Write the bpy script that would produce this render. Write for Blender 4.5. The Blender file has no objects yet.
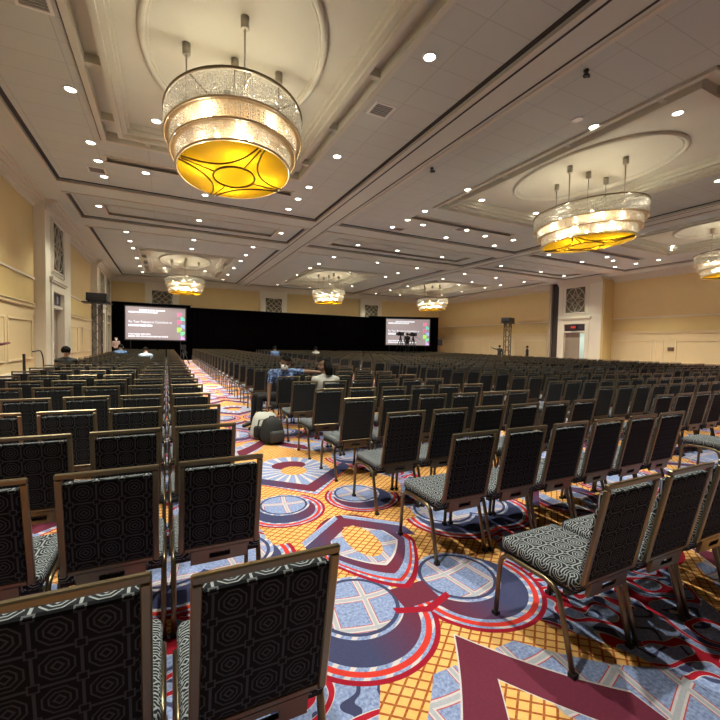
import bpy, bmesh, math, random
from mathutils import Vector, Matrix, noise
random.seed(7)
PI = math.pi
SC = bpy.context.scene
COL = SC.collection

# ------------------------------------------------------------------ materials
MATS = {}
def pmat(name, color, rough=0.6, metal=0.0, spec=0.5, emit=None, estr=0.0, bump=None, var=None):
    """principled material; bump=(scale,strength); var=(scale,amount) gives a slight tonal mottling"""
    m = bpy.data.materials.new(name); m.use_nodes = True
    nt = m.node_tree; b = nt.nodes['Principled BSDF']
    b.inputs['Base Color'].default_value = (*color, 1)
    b.inputs['Roughness'].default_value = rough
    b.inputs['Metallic'].default_value = metal
    b.inputs['Specular IOR Level'].default_value = spec
    if emit:
        b.inputs['Emission Color'].default_value = (*emit, 1)
        b.inputs['Emission Strength'].default_value = estr
    if bump or var:
        tc = nt.nodes.new('ShaderNodeTexCoord')
    if bump:
        n = nt.nodes.new('ShaderNodeTexNoise'); n.inputs['Scale'].default_value = bump[0]; n.inputs['Detail'].default_value = 3
        nt.links.new(tc.outputs['Object'], n.inputs['Vector'])
        bp = nt.nodes.new('ShaderNodeBump'); bp.inputs['Strength'].default_value = bump[1]; bp.inputs['Distance'].default_value = 0.01
        nt.links.new(n.outputs['Fac'], bp.inputs['Height']); nt.links.new(bp.outputs['Normal'], b.inputs['Normal'])
    if var:
        n = nt.nodes.new('ShaderNodeTexNoise'); n.inputs['Scale'].default_value = var[0]; n.inputs['Detail'].default_value = 4
        nt.links.new(tc.outputs['Object'], n.inputs['Vector'])
        mx = nt.nodes.new('ShaderNodeMix'); mx.data_type = 'RGBA'
        mx.inputs['A'].default_value = (*[c * (1 - var[1]) for c in color], 1)
        mx.inputs['B'].default_value = (*[min(1, c * (1 + var[1])) for c in color], 1)
        nt.links.new(n.outputs['Fac'], mx.inputs['Factor']); nt.links.new(mx.outputs['Result'], b.inputs['Base Color'])
    MATS[name] = m
    return m

class X:
    """tiny expression builder over shader Math nodes"""
    nt = None
    def __init__(s, v): s.v = v
    @staticmethod
    def op(o, *a):
        n = X.nt.nodes.new('ShaderNodeMath'); n.operation = o
        for i, k in enumerate(a):
            if isinstance(k, X): k = k.v
            if isinstance(k, (int, float)): n.inputs[i].default_value = k
            else: X.nt.links.new(k, n.inputs[i])
        return X(n.outputs[0])
    def __add__(s, o): return X.op('ADD', s, o)
    __radd__ = __add__
    def __sub__(s, o): return X.op('SUBTRACT', s, o)
    def __rsub__(s, o): return X.op('SUBTRACT', o, s)
    def __mul__(s, o): return X.op('MULTIPLY', s, o)
    __rmul__ = __mul__
    def __truediv__(s, o): return X.op('DIVIDE', s, o)
    def __lt__(s, o): return X.op('LESS_THAN', s, o)
    def __gt__(s, o): return X.op('GREATER_THAN', s, o)
    def abs(s): return X.op('ABSOLUTE', s)
    def sqrt(s): return X.op('SQRT', s)
    def frac(s): return X.op('FRACT', s)
    def max(s, o): return X.op('MAXIMUM', s, o)
    def min(s, o): return X.op('MINIMUM', s, o)
def band(e, a, b): return (e > a) * (e < b)
def mixc(f, a, b):
    n = X.nt.nodes.new('ShaderNodeMix'); n.data_type = 'RGBA'
    for key, k in (('Factor', f), ('A', a), ('B', b)):
        if isinstance(k, X): k = k.v
        if isinstance(k, (int, float)): n.inputs[key].default_value = k
        elif isinstance(k, tuple): n.inputs[key].default_value = (*k, 1)
        else: X.nt.links.new(k, n.inputs[key])
    return n.outputs['Result']
def objxyz(nt):
    tc = nt.nodes.new('ShaderNodeTexCoord'); s = nt.nodes.new('ShaderNodeSeparateXYZ')
    nt.links.new(tc.outputs['Object'], s.inputs[0])
    return tc.outputs['Object'], X(s.outputs[0]), X(s.outputs[1]), X(s.outputs[2])
def noisef(vec, scale, detail=2.0, rough=0.5):
    n = X.nt.nodes.new('ShaderNodeTexNoise'); n.inputs['Scale'].default_value = scale
    n.inputs['Detail'].default_value = detail; n.inputs['Roughness'].default_value = rough
    X.nt.links.new(vec, n.inputs['Vector']); return X(n.outputs['Fac'])

def make_fabric(name, dark, light):
    m = bpy.data.materials.new(name); m.use_nodes = True; nt = m.node_tree; X.nt = nt
    b = nt.nodes['Principled BSDF']
    vec, x, y, z = objxyz(nt)
    tc = nt.nodes.new('ShaderNodeTexCoord'); sn = nt.nodes.new('ShaderNodeSeparateXYZ'); nt.links.new(tc.outputs['Normal'], sn.inputs[0])
    nx, nz = X(sn.outputs[0]).abs(), X(sn.outputs[2]).abs()
    flat = nz > 0.6
    side = nx > 0.7
    u = x * (1.0 - side) + y * side
    v = y * flat + z * (1.0 - flat)
    c = 0.104
    p = ((u / c + 20.5).frac() - 0.5).abs()
    q = ((v / c + 20.02).frac() - 0.5).abs()
    dia = (p + q) * 0.72
    quat = X.op('MAXIMUM', dia, p.max(q))
    k = (p - 0.22).abs().max((q - 0.22).abs())
    line = band(dia, 0.065, 0.115)
    line = line.max(band(quat.max(0.5 * (p + q) + 0.06), 0.2, 0.245))
    line = line.max(band(quat.max(0.62 * (p + q)), 0.33, 0.375))
    line = line.max((p > 0.462) * (q < 0.36)).max((q > 0.462) * (p < 0.36))
    line = line.max(band((0.5 - p).max(0.5 - q), 0.09, 0.135))
    nz2 = noisef(vec, 700.0, 1.0)
    col = mixc(line * (nz2 * 0.5 + 0.62), dark, light)
    nt.links.new(col, b.inputs['Base Color'])
    b.inputs['Roughness'].default_value = 0.85; b.inputs['Specular IOR Level'].default_value = 0.2
    bp = nt.nodes.new('ShaderNodeBump'); bp.inputs['Strength'].default_value = 0.25; bp.inputs['Distance'].default_value = 0.002
    nt.links.new(line.v, bp.inputs['Height']); nt.links.new(bp.outputs['Normal'], b.inputs['Normal'])
    return m

def make_carpet():
    m = bpy.data.materials.new('ballroom_carpet'); m.use_nodes = True; nt = m.node_tree; X.nt = nt
    b = nt.nodes['Principled BSDF']
    vec, x, y, z = objxyz(nt)
    u = X.op('PINGPONG', x - 1.44, 1.2)
    v = X.op('WRAP', y, 5.45, 0.55)
    n1 = noisef(vec, 9.0, 3.0, 0.6); n2 = noisef(vec, 60.0, 3.0, 0.6); n3 = noisef(vec, 2.3, 2.0)
    NAVY, MAROON, RED, DRED = (0.055, 0.06, 0.14), (0.15, 0.028, 0.055), (0.62, 0.045, 0.035), (0.33, 0.012, 0.03)
    LILAC = (0.62, 0.56, 0.60)
    # gold ground with a diagonal fishnet of dark red yarn
    a = ((u * 0.62 + v * 0.78) / 0.054).frac(); c = ((u * -0.62 + v * 0.78) / 0.054).frac()
    net = ((a - 0.5).abs() > 0.40).max((c - 0.5).abs() > 0.40)
    gold = mixc(n1 * 1.3 - 0.15, (0.80, 0.40, 0.11), (0.84, 0.55, 0.22))
    col = mixc(net * (n2 * 0.8 + 0.45), gold, (0.30, 0.045, 0.012))
    # blue marbled yarn with pale woven strips edged in red
    blue = mixc((n2 * 2.2 - 0.6).min(1.0).max(0.0), (0.15, 0.20, 0.42), (0.37, 0.455, 0.72))
    wu = (u * 4.4 + X.op('SINE', v * 3.1) * 0.25).frac(); wv = (v * 3.7 + X.op('SINE', u * 4.0 + 0.6) * 0.3 + 0.12).frac()
    d1 = (wu - 0.5).abs().min((wv - 0.5).abs())
    strip = mixc(d1 < 0.105, blue, (0.50, 0.09, 0.09))
    strip = mixc(d1 < 0.085, strip, LILAC)
    strip = mixc(d1 < 0.045, strip, (0.42, 0.43, 0.50))
    dash = mixc(((u + v * 1.3) * 7.0).frac() > 0.68, blue, LILAC)
    navmar = mixc((1.15 - u * 2.4).min(1.0).max(0.0), NAVY, MAROON)
    def paint(mask, c2):
        nonlocal col
        col = mixc(mask, col, c2)
    def hyp(cu, cv, ru=1.0, rv=1.0):
        du = (u - cu) / ru; dv = (v - cv) / rv
        return (du * du + dv * dv).sqrt()
    # blue field with looping red ribbons far from the medallion axis
    loops = noisef(vec, 3.0, 0.8)
    lf = ((loops * 6.5).frac() - 0.5).abs()
    fieldmask = (u + X.op('SINE', v * 4.2 + 0.4) * 0.16 + (v < 1.75) * 0.22) > 0.86
    paint(fieldmask, blue)
    paint(fieldmask * (((n3 * 6.0 + u * 2.0).frac() - 0.5).abs() < 0.09), NAVY)
    paint(fieldmask * (lf < 0.19), LILAC); paint(fieldmask * (lf < 0.15), (0.40, 0.015, 0.035))
    # spreading maroon leaf at the foot of the repeat
    w7 = v + u * 1.62 - u * u * 0.75
    low = v < 1.75
    paint(band(w7, 1.30, 1.90) * (u > 0.13) * low * (v < 1.52) * (u < 0.85), strip)
    paint(band(w7, 1.36, 1.70) * low * (u < 0.52), LILAC); paint(band(w7, 1.37, 1.685) * low * (u < 0.515), MAROON)
    # crescent medallion: dome inside thick crescent inside striped borders
    def crescent(cu, cv, s, cut, tilt=0.0):
        r = hyp(cu, cv); h = (v - cv) + (u - cu) * tilt < cut
        paint((r < 0.46 * s) * h, DRED); paint((r < 0.43 * s) * h, dash); paint((r < 0.412 * s) * h, RED)
        paint((r < 0.378 * s) * h, dash); paint(r < 0.352 * s, navmar)
        r2 = hyp(cu - 0.03 * s, cv + 0.125 * s)
        paint(r2 < 0.295 * s, dash); paint(r2 < 0.27 * s, NAVY); paint(r2 < 0.245 * s, strip)
    crescent(0.42, 2.02, 1.0, 0.12)
    crescent(1.02, 2.95, 1.05, 0.1)
    crescent(1.0, 5.05, 1.0, 0.1)
    crescent(0.42, 3.70, 0.86, 0.15, 0.5)
    paint(band(v, 1.985, 2.19) * (u < 0.13), MAROON); paint(band(v - u * 0.35, 1.90, 1.955) * (u < 0.2), DRED)
    # pointed leaf with a gold heart
    w = v - u * 0.5 - u * u * 2.1
    E_ = hyp(0.0, 2.74, 0.40, 0.62)
    body = (E_ < 1.0) * (w > 2.15)
    paint(body, DRED); body = (E_ < 0.93) * (w > 2.205); paint(body, dash)
    paint(body * (w > 2.235), RED); paint((E_ < 0.87) * (w > 2.27), blue)
    paint((E_ < 0.84) * (w > 2.335), navmar); paint((E_ < 0.68) * (w > 2.45), LILAC); paint((E_ < 0.655) * (w > 2.475), strip)
    goldnet = mixc(net * (n2 * 0.8 + 0.45), gold, (0.30, 0.045, 0.012))
    paint(hyp(0.0, 2.86, 0.13, 0.27) < 1.0, goldnet)
    paint(hyp(0.0, 3.24, 0.20, 0.12) < 1.0, MAROON)
    w3 = v + u * 0.85
    paint(band(w3, 3.14, 3.32) * band(u, 0.05, 0.46), navmar)
    paint(band(w3, 3.32, 3.40) * band(u, 0.03, 0.46), dash)
    # ring flower over a chevron
    R1 = hyp(0.0, 4.80, 0.46, 0.60)
    ang = X.op('ARCTAN2', v - 4.80, u)
    spoke = mixc((((ang * 3.2).frac() - 0.5).abs()) < 0.17, blue, LILAC)
    paint((R1 < 1.0), spoke)
    wc = v - u * 1.08
    ch = u < 0.72
    paint(band(wc, 3.90, 3.99) * ch, RED); paint(band(wc, 3.93, 4.02) * ch, dash)
    paint(band(wc + (u * 0.16), 4.01, 4.24) * ch, navmar)
    paint(hyp(0.0, 5.02, 0.22, 0.17) < 1.0, MAROON); paint(hyp(0.0, 4.79, 0.16, 0.17) < 1.0, goldnet)
    pile = mixc((n2 * 1.6 - 0.3).min(1.0).max(0.0), (0.80, 0.80, 0.80), (1, 1, 1))
    mm = nt.nodes.new('ShaderNodeMix'); mm.data_type = 'RGBA'; mm.blend_type = 'MULTIPLY'; mm.inputs['Factor'].default_value = 1
    nt.links.new(col, mm.inputs['A']); nt.links.new(pile, mm.inputs['B'])
    nt.links.new(mm.outputs['Result'], b.inputs['Base Color'])
    b.inputs['Roughness'].default_value = 0.95; b.inputs['Specular IOR Level'].default_value = 0.1
    bp = nt.nodes.new('ShaderNodeBump'); bp.inputs['Strength'].default_value = 0.3; bp.inputs['Distance'].default_value = 0.004
    nt.links.new(noisef(vec, 260.0, 2.0).v, bp.inputs['Height']); nt.links.new(bp.outputs['Normal'], b.inputs['Normal'])
    return m

def make_tiles():
    m = bpy.data.materials.new('ceiling_tiles'); m.use_nodes = True; nt = m.node_tree; X.nt = nt
    b = nt.nodes['Principled BSDF']
    vec, x, y, z = objxyz(nt)
    sy = ((y / 0.66).frac() - 0.5).abs() > 0.488
    sx = ((x / 1.32 + 0.35).frac() - 0.5).abs() > 0.4925
    n = noisef(vec, 0.8, 3.0)
    cell = X.op('FLOOR', y / 0.66) * 0.37 + X.op('FLOOR', x / 1.32 + 0.35) * 0.71
    tone = mixc(n * 0.7 + cell.frac() * 0.3, (0.50, 0.515, 0.45), (0.55, 0.565, 0.50))
    nt.links.new(mixc(sy.max(sx) * 0.38, tone, (0.22, 0.20, 0.185)), b.inputs['Base Color'])
    b.inputs['Roughness'].default_value = 0.9
    return m

def make_crystal():
    m = bpy.data.materials.new('crystal_strands'); m.use_nodes = True; nt = m.node_tree
    nt.nodes.remove(nt.nodes['Principled BSDF']); out = nt.nodes['Material Output']
    t = nt.nodes.new('ShaderNodeBsdfTranslucent'); t.inputs[0].default_value = (0.95, 0.91, 0.80, 1)
    g = nt.nodes.new('ShaderNodeBsdfGlossy'); g.inputs[0].default_value = (0.95, 0.93, 0.88, 1); g.inputs['Roughness'].default_value = 0.12
    tr = nt.nodes.new('ShaderNodeBsdfTransparent')
    geo = nt.nodes.new('ShaderNodeNewGeometry'); rp = nt.nodes.new('ShaderNodeValToRGB')
    rp.color_ramp.elements[0].color = (0.62, 0.60, 0.55, 1); rp.color_ramp.elements[1].color = (1.0, 0.97, 0.88, 1)
    nt.links.new(geo.outputs['Random Per Island'], rp.inputs[0]); nt.links.new(rp.outputs[0], t.inputs[0])
    m1 = nt.nodes.new('ShaderNodeMixShader'); m1.inputs[0].default_value = 0.15
    nt.links.new(t.outputs[0], m1.inputs[1]); nt.links.new(g.outputs[0], m1.inputs[2])
    m2 = nt.nodes.new('ShaderNodeMixShader'); m2.inputs[0].default_value = 0.12
    nt.links.new(m1.outputs[0], m2.inputs[1]); nt.links.new(tr.outputs[0], m2.inputs[2])
    nt.links.new(m2.outputs[0], out.inputs[0])
    return m
def make_amber():
    m = bpy.data.materials.new('amber_glass'); m.use_nodes = True; nt = m.node_tree
    out = nt.nodes['Material Output']; p = nt.nodes['Principled BSDF']
    p.inputs['Base Color'].default_value = (0.45, 0.25, 0.01, 1); p.inputs['Roughness'].default_value = 0.25
    t = nt.nodes.new('ShaderNodeBsdfTranslucent'); t.inputs[0].default_value = (0.27, 0.150, 0.003, 1)
    mx = nt.nodes.new('ShaderNodeMixShader'); mx.inputs[0].default_value = 0.75
    nt.links.new(p.outputs[0], mx.inputs[1]); nt.links.new(t.outputs[0], mx.inputs[2]); nt.links.new(mx.outputs[0], out.inputs[0])
    return m

FABRIC = make_fabric('maze_fabric', (0.011, 0.013, 0.018), (0.31, 0.335, 0.365)); BACKFAB = make_fabric('dark_back_fabric', (0.006, 0.0062, 0.007), (0.072, 0.079, 0.088)); CARPET = make_carpet(); TILES = make_tiles(); CRYSTAL = make_crystal(); AMBER = make_amber()  # rear faces of the backrests repeat the pattern in darker colours
BRONZE = pmat('bronze_tube', (0.20, 0.158, 0.098), 0.30, 0.9, bump=(300, 0.05))
BRONZE_FAR = BRONZE
BLACKPL = pmat('black_plastic', (0.012, 0.012, 0.013), 0.5)
PAN = pmat('dark_underside', (0.02, 0.018, 0.016), 0.8)
PAINT = pmat('ceiling_paint', (0.58, 0.58, 0.49), 0.85, var=(0.7, 0.05))
TRAYP = pmat('tray_plaster', (0.60, 0.57, 0.46), 0.85, var=(1.1, 0.06))
MOLD = pmat('ivory_molding', (0.62, 0.56, 0.45), 0.7, var=(2.0, 0.03))
SHADETRACK = pmat('gap_shade_track', (0.035, 0.025, 0.02), 0.7)  # wall tracks, and the shade of ceiling gaps put into colour
TAN = pmat('tan_wallcovering', (0.62, 0.465, 0.22), 0.8, var=(1.5, 0.05), bump=(120, 0.1))
TANBAND = pmat('ochre_wallcovering', (0.53, 0.39, 0.165), 0.8, var=(1.5, 0.05))
CREAM = pmat('cream_panel_paint', (0.56, 0.435, 0.245), 0.7, var=(2.0, 0.03))
WHITE = pmat('pier_white_paint', (0.68, 0.62, 0.50), 0.7, var=(1.5, 0.03))
DOORM = pmat('taupe_door', (0.30, 0.24, 0.18), 0.55, var=(3, 0.05))
GRBACK = pmat('grille_cloth', (0.10, 0.085, 0.055), 0.9)
GRBAR = pmat('grille_bars', (0.42, 0.38, 0.30), 0.6)
DRAPE = pmat('black_velour', (0.0045, 0.0042, 0.0045), 0.95, spec=0.05, var=(4, 0.3))
NICKEL = pmat('brushed_nickel', (0.45, 0.42, 0.36), 0.35, 0.9)
LAMP = pmat('lamp_lens', (1, 1, 1), 0.4, emit=(1.0, 0.93, 0.80), estr=14)
LAMPOFF = pmat('lamp_lens_dim', (0.75, 0.72, 0.66), 0.4)
BULB = pmat('bulb_glow', (1, 1, 1), 0.4, emit=(1.0, 0.86, 0.60), estr=25)
GOLDBAND = pmat('gold_band', (0.62, 0.47, 0.25), 0.45, 0.5)
IRON = pmat('dark_iron', (0.05, 0.02, 0.008), 0.6)
TRIMW = pmat('lamp_trim_white', (0.75, 0.72, 0.66), 0.5)
VENTM = pmat('vent_grey', (0.25, 0.23, 0.21), 0.7)
ALU = pmat('truss_aluminium', (0.10, 0.085, 0.07), 0.5, 0.6)
BLACKGEAR = pmat('black_gear', (0.01, 0.01, 0.011), 0.45)

# ------------------------------------------------------------------ mesh helpers
def bm_box(bm, x0, x1, y0, y1, z0, z1, mi=0):
    vs = [bm.verts.new((x, y, z)) for x in (x0, x1) for y in (y0, y1) for z in (z0, z1)]
    for f in ((0, 1, 3, 2), (4, 6, 7, 5), (0, 4, 5, 1), (2, 3, 7, 6), (0, 2, 6, 4), (1, 5, 7, 3)):
        fc = bm.faces.new([vs[i] for i in f]); fc.material_index = mi
    return vs
def bm_rbox(bm, x0, x1, y0, y1, z0, z1, r, seg=2, mi=0):
    t = bmesh.new(); bm_box(t, x0, x1, y0, y1, z0, z1)
    bmesh.ops.bevel(t, geom=t.edges[:], offset=r, segments=seg, profile=0.5, affect='EDGES')
    return bm_merge(bm, t, mi)
def bm_merge(bm, t, mi=None, M=None):
    mp = {}; out = []
    for v in t.verts:
        nv = bm.verts.new(M @ v.co if M else v.co); mp[v] = nv; out.append(nv)
    for f in t.faces:
        try:
            nf = bm.faces.new([mp[v] for v in f.verts]); nf.material_index = f.material_index if mi is None else mi; nf.smooth = f.smooth
        except ValueError: pass
    t.free(); return out
def bm_tube(bm, pts, r, n=8, closed=False, mi=0, cap=True, phase=0.0, r2=None, smooth=True):
    """sweep a round (or 4-gon) section along pts; r may be list per point; r2 = second radius for flat sections"""
    P = [Vector(p) for p in pts]; N = len(P); rings = []
    up = Vector((0, 0, 1))
    prev = None
    for i in range(N):
        if closed: d = P[(i + 1) % N] - P[i - 1]
        else: d = P[min(i + 1, N - 1)] - P[max(i - 1, 0)]
        d.normalize()
        if prev is None:
            ref = up if abs(d.z) < 0.9 else Vector((1, 0, 0))
            a = d.cross(ref).normalized()
        else:
            a = (prev - d * prev.dot(d))
            a = a.normalized() if a.length > 1e-6 else d.orthogonal().normalized()
        prev = a; b2 = d.cross(a)
        rr = r[i] if isinstance(r, (list, tuple)) else r
        rb = rr if r2 is None else r2
        rings.append([bm.verts.new(P[i] + a * math.cos(phase + 2 * PI * k / n) * rr + b2 * math.sin(phase + 2 * PI * k / n) * rb) for k in range(n)])
    for i in range(N if closed else N - 1):
        A, B = rings[i], rings[(i + 1) % N]
        for k in range(n):
            f = bm.faces.new((A[k], A[(k + 1) % n], B[(k + 1) % n], B[k])); f.material_index = mi; f.smooth = smooth and n > 4
    if cap and not closed:
        f = bm.faces.new(rings[0][::-1]); f.material_index = mi
        f = bm.faces.new(rings[-1]); f.material_index = mi
def bm_lathe(bm, prof, n=24, cx=0, cy=0, mi=0, smooth=True):
    rings = []
    for r, z in prof:
        rings.append([bm.verts.new((cx + r * math.cos(2 * PI * k / n), cy + r * math.sin(2 * PI * k / n), z)) for k in range(n)])
    for A, B in zip(rings, rings[1:]):
        for k in range(n):
            f = bm.faces.new((A[k], A[(k + 1) % n], B[(k + 1) % n], B[k])); f.material_index = mi; f.smooth = smooth
    for R, rev in ((rings[0], True), (rings[-1], False)):
        f = bm.faces.new(R[::-1] if rev else R); f.material_index = mi
def bm_ball(bm, c, r, n=10, mi=0, s=(1, 1, 1)):
    t = bmesh.new(); bmesh.ops.create_uvsphere(t, u_segments=n, v_segments=max(6, n * 2 // 3), radius=1)
    for f in t.faces: f.smooth = True
    return bm_merge(bm, t, mi, Matrix.Translation(c) @ Matrix.Diagonal((r * s[0], r * s[1], r * s[2], 1)))
def to_mesh(name, bm, mats):
    bmesh.ops.recalc_face_normals(bm, faces=bm.faces[:])
    me = bpy.data.meshes.new(name); bm.to_mesh(me); bm.free()
    for m in (mats if isinstance(mats, (list, tuple)) else [mats]): me.materials.append(m)
    return me
def link(name, data, parent=None, loc=None):
    o = bpy.data.objects.new(name, data); COL.objects.link(o)
    if parent: o.parent = parent
    if loc: o.location = loc
    return o
def obj(name, bm, mats, parent=None, loc=None): return link(name, to_mesh(name, bm, mats), parent, loc)
def tag(o, label, cat, group=None):
    o['label'] = label; o['category'] = cat
    if group: o['group'] = group
    return o
def thing(name, label, cat, loc=(0, 0, 0), rz=0, group=None):
    o = link(name, None, None, loc); o.rotation_euler = (0, 0, rz); return tag(o, label, cat, group)
def struct(name, bm, mats, parent=None):
    o = obj(name, bm, mats, parent)
    if not parent: o['kind'] = 'structure'
    return o
def copy_tree(o, parent=None):
    c = o.copy(); COL.objects.link(c)
    if parent: c.parent = parent
    for ch in list(o.children): copy_tree(ch, c)
    return c
ORD = ['zeroth', 'first', 'second', 'third', 'fourth', 'fifth', 'sixth', 'seventh', 'eighth', 'ninth', 'tenth', 'eleventh', 'twelfth',
       'thirteenth', 'fourteenth', 'fifteenth', 'sixteenth', 'seventeenth', 'eighteenth', 'nineteenth', 'twentieth', 'twenty-first',
       'twenty-second', 'twenty-third', 'twenty-fourth', 'twenty-fifth', 'twenty-sixth', 'twenty-seventh', 'twenty-eighth', 'twenty-ninth', 'thirtieth', 'thirty-first', 'thirty-second', 'thirty-third', 'thirty-fourth']

# ------------------------------------------------------------------ the room (metres; camera stands at x=0, y=0)
XL, XR, YB, YF, ZC = -4.57, 30.1, 39.9, -9.0, 7.04  # room, ceiling and far-end coordinates were scaled about the camera, then multiplied out
bm = bmesh.new(); bm_box(bm, XL - .3, XR + .3, YF - .3, YB + .3, -0.2, 0.0); struct('floor', bm, CARPET)

def frame_strip(bm, x, y0, y1, z0, z1, sgn, w=0.05, d=0.03):
    """picture-frame moulding on an x = const wall, standing proud by d towards sgn"""
    a, b_ = sorted((x, x + sgn * d))
    bm_box(bm, a, b_, y0, y1, z1 - w, z1); bm_box(bm, a, b_, y0, y1, z0, z0 + w)
    bm_box(bm, a, b_, y0, y0 + w, z0 + w, z1 - w); bm_box(bm, a, b_, y1 - w, y1, z0 + w, z1 - w)
def crown_x(bm, x, y0, y1, sgn):
    """stepped crown moulding under the ceiling along y"""
    for i, (d, z0, z1) in enumerate(((0.42, ZC - .10, ZC - .005), (0.34, ZC - .19, ZC - .10), (0.22, ZC - .28, ZC - .19), (0.15, ZC - .34, ZC - .28), (0.07, ZC - .48, ZC - .34))):
        a, b_ = sorted((x, x + sgn * d)); bm_box(bm, a, b_, y0, y1, z0, z1)
def crown_y(bm, y, x0, x1, sgn):
    for i, (d, z0, z1) in enumerate(((0.42, ZC - .10, ZC - .005), (0.34, ZC - .19, ZC - .10), (0.22, ZC - .28, ZC - .19), (0.15, ZC - .34, ZC - .28), (0.07, ZC - .48, ZC - .34))):
        a, b_ = sorted((y, y + sgn * d)); bm_box(bm, x0, x1, a, b_, z0, z1)

def long_wall(name, x, sgn, openings, runs, piers_y):
    """x-const wall; bands of colour; sgn = direction into the room"""
    a, b_ = sorted((x, x - sgn * .3))
    bm = bmesh.new()
    ys = [YF - .3] + [e for o_ in (openings or []) for e in o_] + [YB + .3]
    for i in range(0, len(ys), 2): bm_box(bm, a, b_, ys[i], ys[i + 1], 0, 2.79, 2)
    bm_box(bm, a, b_, YF - .3, YB + .3, 2.79 if not openings else 2.86, 3.85, 1); bm_box(bm, a, b_, YF - .3, YB + .3, 3.85, ZC, 0)
    w = struct(name, bm, [TAN, TANBAND, CREAM])
    rail = bmesh.new(); up = bmesh.new(); base = bmesh.new(); pan = bmesh.new(); cr = bmesh.new()
    for y0, y1 in runs:
        p, q = sorted((x, x + sgn * .06)); bm_box(rail, p, q, y0, y1, 2.74, 2.86)
        p, q = sorted((x, x + sgn * .09)); bm_box(rail, p, q, y0, y1, 2.86, 2.90)
        p, q = sorted((x, x + sgn * .04)); bm_box(up, p, q, y0, y1, 3.82, 3.89)
        p, q = sorted((x, x + sgn * .05)); bm_box(base, p, q, y0, y1, 0.0, 0.36)
        p, q = sorted((x, x + sgn * .07)); bm_box(base, p, q, y0, y1, 0.36, 0.42)
        L = y1 - y0; k = max(1, round(L / 4.2)); st = L / k
        for i in range(k):
            c0 = y0 + i * st + .35; c1 = y0 + (i + 1) * st - .35
            frame_strip(pan, x, c0, c0 + .5, 0.80, 2.28, sgn)
            frame_strip(pan, x, c0 + .72, c1, 0.80, 2.28, sgn, 0.06, 0.035)
        crown_x(cr, x, y0, y1, sgn)
    obj('chair_rail', rail, CREAM, w); obj('upper_rail', up, MOLD, w); obj('base_molding', base, MOLD, w)
    obj('panel_molding', pan, pmat('panel_frame_paint', (0.63, 0.50, 0.31), 0.6) if 'panel_frame_paint' not in MATS else MATS['panel_frame_paint'], w)
    obj('crown_molding', cr, MOLD, w)
    return w
wl = long_wall('wall_left', XL, 1, None, [(YF, 19.36), (23.9, 32.2)], None)
wr = long_wall('wall_right', XR, -1, [(20.1, 21.9)], [(YF, 18.85), (23.35, YB)], None)

def grille(name, x, sgn, yc, z0, z1, hw, label, parent):
    """square grille of a circle, a curved diamond and crossing bars in front of dark cloth"""
    t = obj(name, _b(lambda bm: bm_box(bm, *sorted((x + sgn * .004, x + sgn * .02)), yc - hw, yc + hw, z0, z1)), GRBACK, parent)
    hz = (z1 - z0) / 2; zc = (z0 + z1) / 2; xx = x + sgn * .035
    bm = bmesh.new()
    P = lambda a, b_: (xx, yc + a * hw, zc + b_ * hz)
    bm_tube(bm, [P(.97 * math.cos(2 * PI * k / 40), .97 * math.sin(2 * PI * k / 40)) for k in range(40)], .028, 6, True)
    for sx in (1, -1):
        for sz in (1, -1):
            bm_tube(bm, [P(sx * (1 - math.sin(t_) * .97), sz * (1 - math.cos(t_) * .97)) for t_ in [PI / 2 * k / 12 for k in range(13)]], .022, 6)
    bm_tube(bm, [P(-.68, -.68), P(.68, .68)], .02, 6); bm_tube(bm, [P(-.68, .68), P(.68, -.68)], .02, 6)
    bm_tube(bm, [P(0, .45), P(.45, 0), P(0, -.45), P(-.45, 0)], .02, 6, True)
    obj('grille_bars', bm, GRBAR, t)
    bm = bmesh.new(); frame_strip(bm, x, yc - hw - .06, yc + hw + .06, z0 - .06, z1 + .06, sgn, .07, .05)
    obj('grille_frame', bm, WHITE, t)
    return t
def _b(fn):
    bm = bmesh.new(); fn(bm); return bm

DOORN = [0]
def pier(name, xw, xf, sgn, y0, y1, doors):
    """white projecting pier with recessed door openings; doors = list of (yc, halfwidth, sign kind)"""
    bm = bmesh.new(); a, b_ = sorted((xw, xf))
    ys = [y0]
    for yc, hw, k in doors: ys += [yc - hw, yc + hw]
    ys.append(y1)
    for i in range(0, len(ys), 2): bm_box(bm, a, b_, ys[i], ys[i + 1], 0, ZC)
    for yc, hw, k in doors: bm_box(bm, a, b_, yc - hw, yc + hw, 3.52, ZC)
    tanend = [CREAM if sgn < 0 else WHITE]
    w = struct(name, bm, WHITE)
    cr = bmesh.new(); crown_x(cr, xf, y0, y1, sgn); obj('crown_molding', cr, MOLD, w)
    ledge = bmesh.new()
    for yc, hw, k in doors:
        bm_box(ledge, *sorted((xf, xf + sgn * .12)), yc - hw - .45, yc + hw + .45, 3.95, 4.06)
        bm_box(ledge, *sorted((xf, xf + sgn * .07)), yc - hw - .40, yc + hw + .40, 3.86, 3.95)
        bm_box(ledge, *sorted((xf, xf + sgn * .05)), yc - hw - .32, yc - hw, 0, 3.78)
        bm_box(ledge, *sorted((xf, xf + sgn * .05)), yc + hw, yc + hw + .32, 0, 3.78)
        bm_box(ledge, *sorted((xf, xf + sgn * .05)), yc - hw, yc + hw, 3.52, 3.78)
        grille('pier_grille', xf, sgn, yc, 4.42, 6.38, hw * .92, None, w)
        frame = bmesh.new(); frame_strip(frame, xf, yc - hw - .22, yc + hw + .22, 4.2, 6.5, sgn, .05, .03); obj('panel_molding', frame, MOLD, w)
    obj('door_casing', ledge, WHITE, w)
    return w
pier('wall_left_pier', XL, -4.2, 1, 19.36, 23.9, [(21.3, 0.95, 'a')])
pier('wall_left_far_pier', XL, -4.2, 1, 32.2, YB, [(34.6, 0.95, 'b'), (38.0, 0.95, 'b')])
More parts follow.
